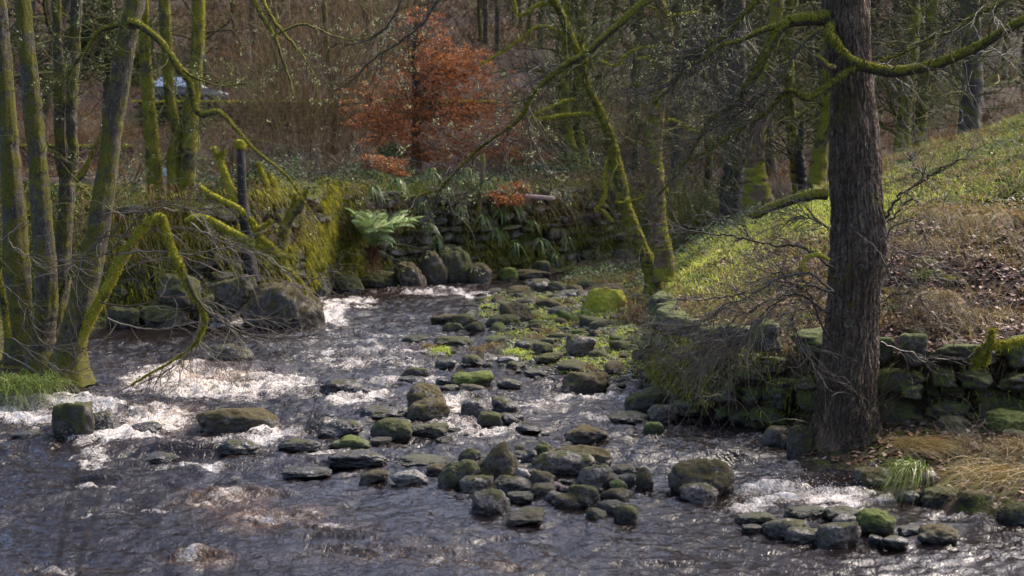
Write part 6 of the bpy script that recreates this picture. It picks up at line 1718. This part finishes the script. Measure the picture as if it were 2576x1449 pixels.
wall_moss(WALLF, cf[3], cf[11], .2, 2.8, 30000, .11, 'mossdull', "olive moss draping the far wall", 202, .03)
wall_moss(WALLR, 1.0, 12.0, .1, 1.05, 5200, .08, 'mossdull', "olive moss cushions on the right wall", 203, .02, .2)
wall_moss(WALLR, 8.8, 14.5, .25, 1.1, 5000, .06, 'moss', "bright moss on the corner of the right wall", 204, .02, .22)
n = 9000
# ivy leaves over the far wall top and left bank
inF = lambda a, b: (sdist(a, b, REGF) > .0)
def strip(n, x0, x1, y0, y1, dmax):
    return sample(lambda a, b: (sdist(a, b, REGF) > -.1) & (sdist(a, b, REGF) < dmax), n, x0, x1, y0, y1)
x, y = strip(26000, -14, 8, 27, 50, 2.6)
z = terr(x, y)
lump = np.clip(fbm(x * .9, y * .9, 0, 55, 3) * 1.3 + .35, .08, 1.3)
P = np.stack([x, y, z + RNG.uniform(-.1, 1, len(x)) * lump * .75], -1)
obj("ivy", mesh_np("ivy", *leaves(P, RNG.uniform(.05, .11, len(P)), up=.5, asp=.8)), M['ivy'], kind="stuff", label="ivy and bramble leaves along the top of the far bank", cat="ivy")
x, y = strip(44000, -16, -3, 26, 42, 3.6)
k_ = fbm(x * 1.2, y * 1.2, 0, 61, 4) > RNG.uniform(-.35, .5, len(x)); x = x[k_]; y = y[k_]
z = terr(x, y)
v = blades(np.stack([x, y, z], -1), np.stack([RNG.normal(size=len(x)) * .5, -.5 + RNG.normal(size=len(x)) * .4, RNG.uniform(.1, 1, len(x))], -1), RNG.uniform(.05, .18, len(x)), .03, RNG.uniform(.6, 1.6, len(x)), 3)
obj("bank_moss", mesh_np("bank_moss", *v), M['moss'], kind="stuff", label="shaggy yellow green moss over the left bank", cat="moss")
n = 6500
s = RNG.uniform(cf[2], cf[11], n); x, y = on_wall(WALLF, s)
k_ = fbm(s * .9, s * 0, 0, 71, 3) > RNG.uniform(-.4, .5, n); s, x, y = s[k_], x[k_], y[k_]; n = len(s)
v = blades(np.stack([x + RNG.normal(size=n) * .25, y + RNG.normal(size=n) * .25, terr(x, y) * 0 + RNG.uniform(1.6, 2.95, n)], -1), np.stack([.35 + RNG.normal(size=n) * .5, -.5 + RNG.normal(size=n) * .5, RNG.uniform(-.3, 1.0, n)], -1), RNG.uniform(.3, .95, n), .014, RNG.uniform(.6, 1.7, n), 6)
obj("dead_bracken", mesh_np("dead_bracken", *v), M['bracken'], kind="stuff", label="russet dead bracken and stalks hanging over the far wall", cat="bracken")
# tussocks on the right slope
n = 900
x, y = sample(lambda a, b: sdist(a, b, REGR) > .15, n, 2.4, 13, 17, 36)
kk = RNG.integers(40, 110, n); cid = np.repeat(np.arange(n), kk); m = len(cid)
sz = RNG.uniform(.18, .58, n)[cid]
zc = terr(x, y)
P_ = np.stack([x[cid] + RNG.normal(size=m) * .07, y[cid] + RNG.normal(size=m) * .07, zc[cid] - .02], -1)
D_ = RNG.normal(size=(m, 3)) * .75; D_[:, 2] = np.abs(D_[:, 2]) * .5 + .6; D_[:, 1] -= .2
tr_ = (RNG.random(n) * .75)[cid] + RNG.random(m) * .25
v = blades(P_, D_, sz * RNG.uniform(.5, 1.2, m), .010, RNG.uniform(.7, 1.6, m), 5, tr_)
obj("tussocks", mesh_np("tussocks", *v), M['grassmix'], kind="stuff", label="mixed straw and green tussocks scattered over the right bank", cat="grass")
# undergrowth on the hillside
def hill_scatter(n, y0, y1, L, W, mat, name, label, dens=None, s=.55):
    Y = RNG.uniform(y0, y1, n); X = RNG.uniform(-.40, .40, n) * Y * 1.05
    k = (sdist(X, Y, REGF) > .4) & (np.abs(Y - 66) > 1.3)
    if dens is not None: k &= RNG.random(n) < dens(X, Y)
    X, Y = X[k], Y[k]; n = len(X)
    sc = np.interp(Y, [42, 120], [1, 1.8])
    v = blades(np.stack([X, Y, terr(X, Y) - .05], -1), upd(n, s), RNG.uniform(.5, 1.3, n) * L * sc, W * sc, RNG.uniform(.1, .9, n), 5)
    obj(name, mesh_np(name, *v), M[mat], kind="stuff", label=label, cat="undergrowth")
hill_scatter(46000, 42, 66, .85, .018, 'brackenfar', "undergrowth", "dead red brown bracken and brambles under the trees", lambda X, Y: np.clip(.6 + fbm(X * .3, Y * .3, 0, 19, 3), 0, 1), .75)
hill_scatter(46000, 62, 135, 1.1, .04, 'brackenfar', "undergrowth", "brown dead bracken covering the far hillside", lambda X, Y: np.clip(.5 + fbm(X * .15, Y * .15, 0, 29, 3), 0, 1), .75)
hill_scatter(16000, 42, 62, .4, .025, 'grasstan', "dry_grass", "straw coloured grass in the clearing behind the far wall", lambda X, Y: .2 + .8 * sstep(0, 6, X), .6)
hill_scatter(20000, 62, 135, .7, .05, 'twig_moss', "undergrowth", "olive green low growth on the far hillside", lambda X, Y: np.clip(.3 + fbm(X * .12, Y * .12, 0, 39, 3), 0, 1), .8)
# brambles leaves on the far end of the right bank
x, y = sample(inR, 2600, 2.4, 6.5, 30, 40); z = terr(x, y)
P = np.stack([x, y, z + RNG.random(len(x)) ** 1.5 * .45], -1)
obj("bramble_leaves", mesh_np("bramble_leaves", *leaves(P, RNG.uniform(.05, .10, len(P)), up=.8, asp=.75)), M['ivypale'], kind="stuff", label="pale green bramble leaves at the foot of the two mossy trees", cat="brambles")

x, y = sample(lambda a, b: (sdist(a, b, RIVER) < -.02) & (terr(a, b) > .05), 9000, 1.3, 6.5, 35.5, 41.5); z = terr(x, y)
obj("bank_grass", mesh_np("bank_grass", *blades(np.stack([x, y, z], -1), upd(len(x), .6), RNG.uniform(.12, .45, len(x)), .02, RNG.uniform(.3, 1.3, len(x)), 4)), M['grassmix'], kind="stuff", label="rough brown and green grass on the low ground in the far bend", cat="grass")
P = np.stack([x, y, z + RNG.random(len(x)) * .35], -1)[::3]
obj("bramble_leaves", mesh_np("bramble_leaves", *leaves(P, RNG.uniform(.05, .10, len(P)), up=.8, asp=.75)), M['ivypale'], kind="stuff", label="bramble leaves on the low ground in the far bend", cat="brambles")
# moss and short grass on the shelf in front of the right wall and on the left spit
x, y = sample(inS, 22000, 2.2, 11, 13.2, 19); z = terr(x, y)
k = RNG.random(len(x)) < np.clip(.55 + fbm(x * 2, y * 2, 0, 77, 3), .1, 1); x, y, z = x[k], y[k], z[k]
obj("shelf_moss", mesh_np("shelf_moss", *blades(np.stack([x, y, z], -1), upd(len(x), .6), RNG.uniform(.02, .07, len(x)), .012, .6, 2)), M['mossdull'], kind="stuff", label="olive moss on the low shelf below the right wall", cat="moss")
inL = lambda a, b: (sdist(a, b, RIVER) < -.03) & (sdist(a, b, REGF) < .1)
x, y = sample(inL, 16000, -14, -5, 20, 32); z = terr(x, y)
obj("spit_moss", mesh_np("spit_moss", *blades(np.stack([x, y, z], -1), upd(len(x), .6), RNG.uniform(.03, .12, len(x)), .014, .7, 2)), M['mossdull'], kind="stuff", label="dark moss and short grass on the left spit", cat="moss")
x, y = sample(lambda a, b: sdist(a, b, BAR) > -.1, 26000, -1.2, 3, 22, 39); z = terr(x, y)
k = (RNG.random(len(x)) < np.clip(.25 + 1.1 * fbm(x * 1.5, y * 1.5, 0, 87, 3) + .3 * (x > .6), 0, 1)); x, y, z = x[k], y[k], z[k]
obj("bar_grass", mesh_np("bar_grass", *blades(np.stack([x, y, z], -1), upd(len(x), .7), RNG.uniform(.05, .2, len(x)), .012, RNG.uniform(.4, 1.2, len(x)), 3)), M['grasslit'], kind="stuff", label="short yellow green grass between the stones of the bar", cat="grass")

# ------------------------------------------------------------------ single tufts
def tuft(label, base, n, L, w, mat, seed, wind=(0, 0, 0), droop=(.6, 1.4), spread=.7, name="grass_tuft", rad=.08):
    rr = np.random.default_rng(seed)
    root = empty(name, tuple(base), label, "grass tuft")
    D = rr.normal(size=(n, 3)) * spread; D[:, 2] = np.abs(D[:, 2]) * .6 + .55; D += np.array(wind) * .8
    R = rr.normal(size=(n, 3)) * np.array([rad, rad, .02])
    obj("blades", mesh_np("blades", *blades(R, D, rr.uniform(.45, 1.1, n) * L, w, rr.uniform(*droop, n), 6, None, None, .7, wind)), M[mat], root)
    return root
def gp(px, py, z): return G(px, py, z)
tuft("fresh green rush tuft spilling over the pale stone at the right water edge", gp(2290, 1178, .30), 260, .46, .012, 'grassblade', 1, (-.35, -.3, 0), (.9, 1.6), .6, rad=.07)
tuft("golden grass tuft combed over to the right beside the riverside tree", gp(2300, 1120, .36), 380, .42, .007, 'grassgold', 2, (.55, -.35, -.1), (.4, 1.0), .45, rad=.14)
tuft("large golden brown grass tuft swept to the left at the right edge", gp(2520, 1195, .4), 420, .48, .007, 'grassgold', 3, (-.65, -.35, -.1), (.5, 1.1), .45, rad=.2)
tuft("straw tuft behind the large golden tuft at the right edge", gp(2570, 1130, .45), 420, .45, .007, 'grasstan', 4, (-.3, -.2, 0), (.7, 1.3), .7, rad=.14)
tuft("small grey straw tuft in the middle of the mossy shelf", gp(2425, 1112, .4), 160, .24, .006, 'grasstan', 5, (0, -.3, 0), (.9, 1.5), .7)
tuft("little bright green star shaped tuft at the right water edge", gp(2465, 1262, .18), 60, .2, .009, 'grassblade', 6, (0, 0, 0), (.5, 1.0), .9, rad=.03)
tuft("lush green grass tuft at the tip of the left spit", gp(40, 968, .3), 420, .75, .014, 'grassblade', 7, (.15, -.3, 0), (.7, 1.3), .75, rad=.25)
tuft("second green grass tuft beside the stems on the left spit", gp(105, 962, .3), 220, .5, .012, 'grassblade', 8, (.2, -.2, 0), (.7, 1.3), .75, rad=.15)
tuft("green rush tuft leaning against the yellow hump on the bar", gp(1520, 795, .2), 320, .62, .018, 'grassblade', 9, (.1, -.2, 0), (.7, 1.3), .7, rad=.25)
tuft("green rush tuft right of the rush tuft on the bar", gp(1568, 782, .25), 220, .5, .016, 'grassblade', 10, (.1, -.2, 0), (.7, 1.3), .7, rad=.18)
tuft("straw grass clump drooping on the slope above the right wall", gp(2335, 745, 1.75), 420, .6, .009, 'grasstan', 11, (0, -.35, 0), (1.0, 1.7), .7, rad=.2)
tuft("straw grass clump highest on the slope right of the riverside tree", gp(2395, 530, 3.0), 200, .45, .010, 'grasstan', 12, (0, -.3, 0), (.9, 1.5), .8, rad=.25)
tuft("straw grass clump on the slope near the right edge", gp(2520, 545, 3.2), 220, .45, .010, 'grasstan', 13, (0, -.3, 0), (.9, 1.5), .8, rad=.25)
tuft("brown grass clump above the vivid mossy branch", gp(2500, 790, 1.7), 240, .4, .008, 'grasstan', 14, (-.1, -.3, 0), (.9, 1.5), .8, rad=.25)
tuft("golden grass clump left of the clump near the right edge", gp(2330, 610, 2.5), 220, .4, .009, 'grasstan', 15, (0, -.3, 0), (.9, 1.5), .8, rad=.2)
tuft("straw tuft on the flat green rock at the bar", gp(1160, 940, .12), 50, .22, .007, 'grasstan', 16, (0, -.1, 0), (.5, 1.2), .5, rad=.03)
tuft("straw tuft hanging by the large flat faced boulder", gp(1482, 925, .2), 120, .34, .008, 'grasstan', 17, (.1, -.3, 0), (.8, 1.4), .6, rad=.05)
for k, (a, b, mt) in enumerate([(1110, 880, 'grasslit'), (1080, 872, 'grasstan'), (1345, 800, 'grasstan'), (1395, 800, 'grasslit'), (1345, 850, 'grasstan'), (1375, 835, 'grasstan'), (1205, 880, 'grasstan'), (1310, 790, 'grasstan'), (1445, 815, 'grasstan'), (1290, 885, 'grasslit'), (1240, 870, 'grasstan'), (1500, 870, 'grasslit'), (1560, 850, 'grasstan'), (1420, 770, 'grasstan')]):
    t = tuft("short straw and green tuft among the stones of the bar", gp(a, b, .12), 110, .3, .012, mt, 40 + k, (0, -.2, 0), (.8, 1.4), .8, rad=.09); t["group"] = "small tufts on the shingle bar"
# dead dock stems hanging on the bar bank
rt = empty("dead_plant", PT(1610, 790, 27.5), "russet dead plant stems hanging in front of the bank at the end of the bar", "plant")
n = 260
v = blades(np.stack([RNG.normal(size=n) * .28, RNG.normal(size=n) * .12, RNG.uniform(-.1, .25, n)], -1), np.stack([RNG.normal(size=n) * .12, RNG.normal(size=n) * .12 - .1, -np.ones(n)], -1), RNG.uniform(.4, .95, n), .012, .0, 5)
obj("stems", mesh_np("stems", *v), M['bracken'], rt)
o = obj("seed_heads", mesh_np("seed_heads", *leaves(np.stack([RNG.normal(size=900) * .28, RNG.normal(size=900) * .12 - .05, RNG.uniform(-.6, .35, 900)], -1), .035)), M['bracken'], rt)
# out of focus stems close to the camera
for rows, lab in (([(140, 1470, 3.2), (145, 1424, 3), (175, 1260, 3), (197, 1175, 2.6), (215, 1085, 2.2), (235, 1035, 1.6)], "taller blurred dead stem close to the camera at lower left"), ([(196, 1470, 3), (200, 1420, 3), (225, 1325, 2.6), (260, 1225, 1.8)], "shorter blurred dead stem close to the camera at lower left")):
    pts, rad = limb(rows, 4.1, 6, .003, 8)
    b = pts[0].copy(); g0 = zt(b[0], b[1])
    pts = np.concatenate([[[b[0] - .02, b[1], g0 - .03]], pts]); rad = np.concatenate([rad[:1], rad])
    rt = empty("dead_weed", (b[0], b[1], g0), lab, "plant stem")
    part("stalk", tubes([(pts, rad * 1.35)], 6), 'bark_dark', rt)
    k = 16; i = RNG.integers(len(pts) // 2, len(pts), k)
    part("seed_head", leaves(pts[i] + RNG.normal(size=(k, 3)) * .004, .012), 'bracken', rt)
# driftwood sticks
for rows, Y, lab in (([(1910, 1080, 3), (1870, 1040, 3), (1830, 1028, 2.5), (1800, 1040, 2)], 19.2, "dark driftwood root at the foot of the right wall"), ([(2271, 1078, 2.5), (2300, 1074, 2.5), (2335, 1080, 2)], 17.0, "orange brown stick lying on the mossy shelf"),
                     ([(2041, 1320, 2), (2055, 1308, 2), (2070, 1298, 1.5)], 14.3, "thin black stick between the stones of the front right group"), ([(1842, 1318, 1.5), (1838, 1300, 1.8), (1836, 1288, 1.8)], 14.3, "upright black twig left of the front right stone group"),
                     ([(1548, 1018, 3), (1562, 1026, 3.5), (1578, 1034, 2)], 20.6, "dark broken branch left of the tilted mossy boulder")):
    tube_obj("driftwood_stick", [limb(rows, Y, 5, .01, 9)], 'bark_dark', 7, .1, label=lab, cat="stick")
print("SCENE polys", sum(len(o.data.polygons) for o in S.objects if o.type == 'MESH'))
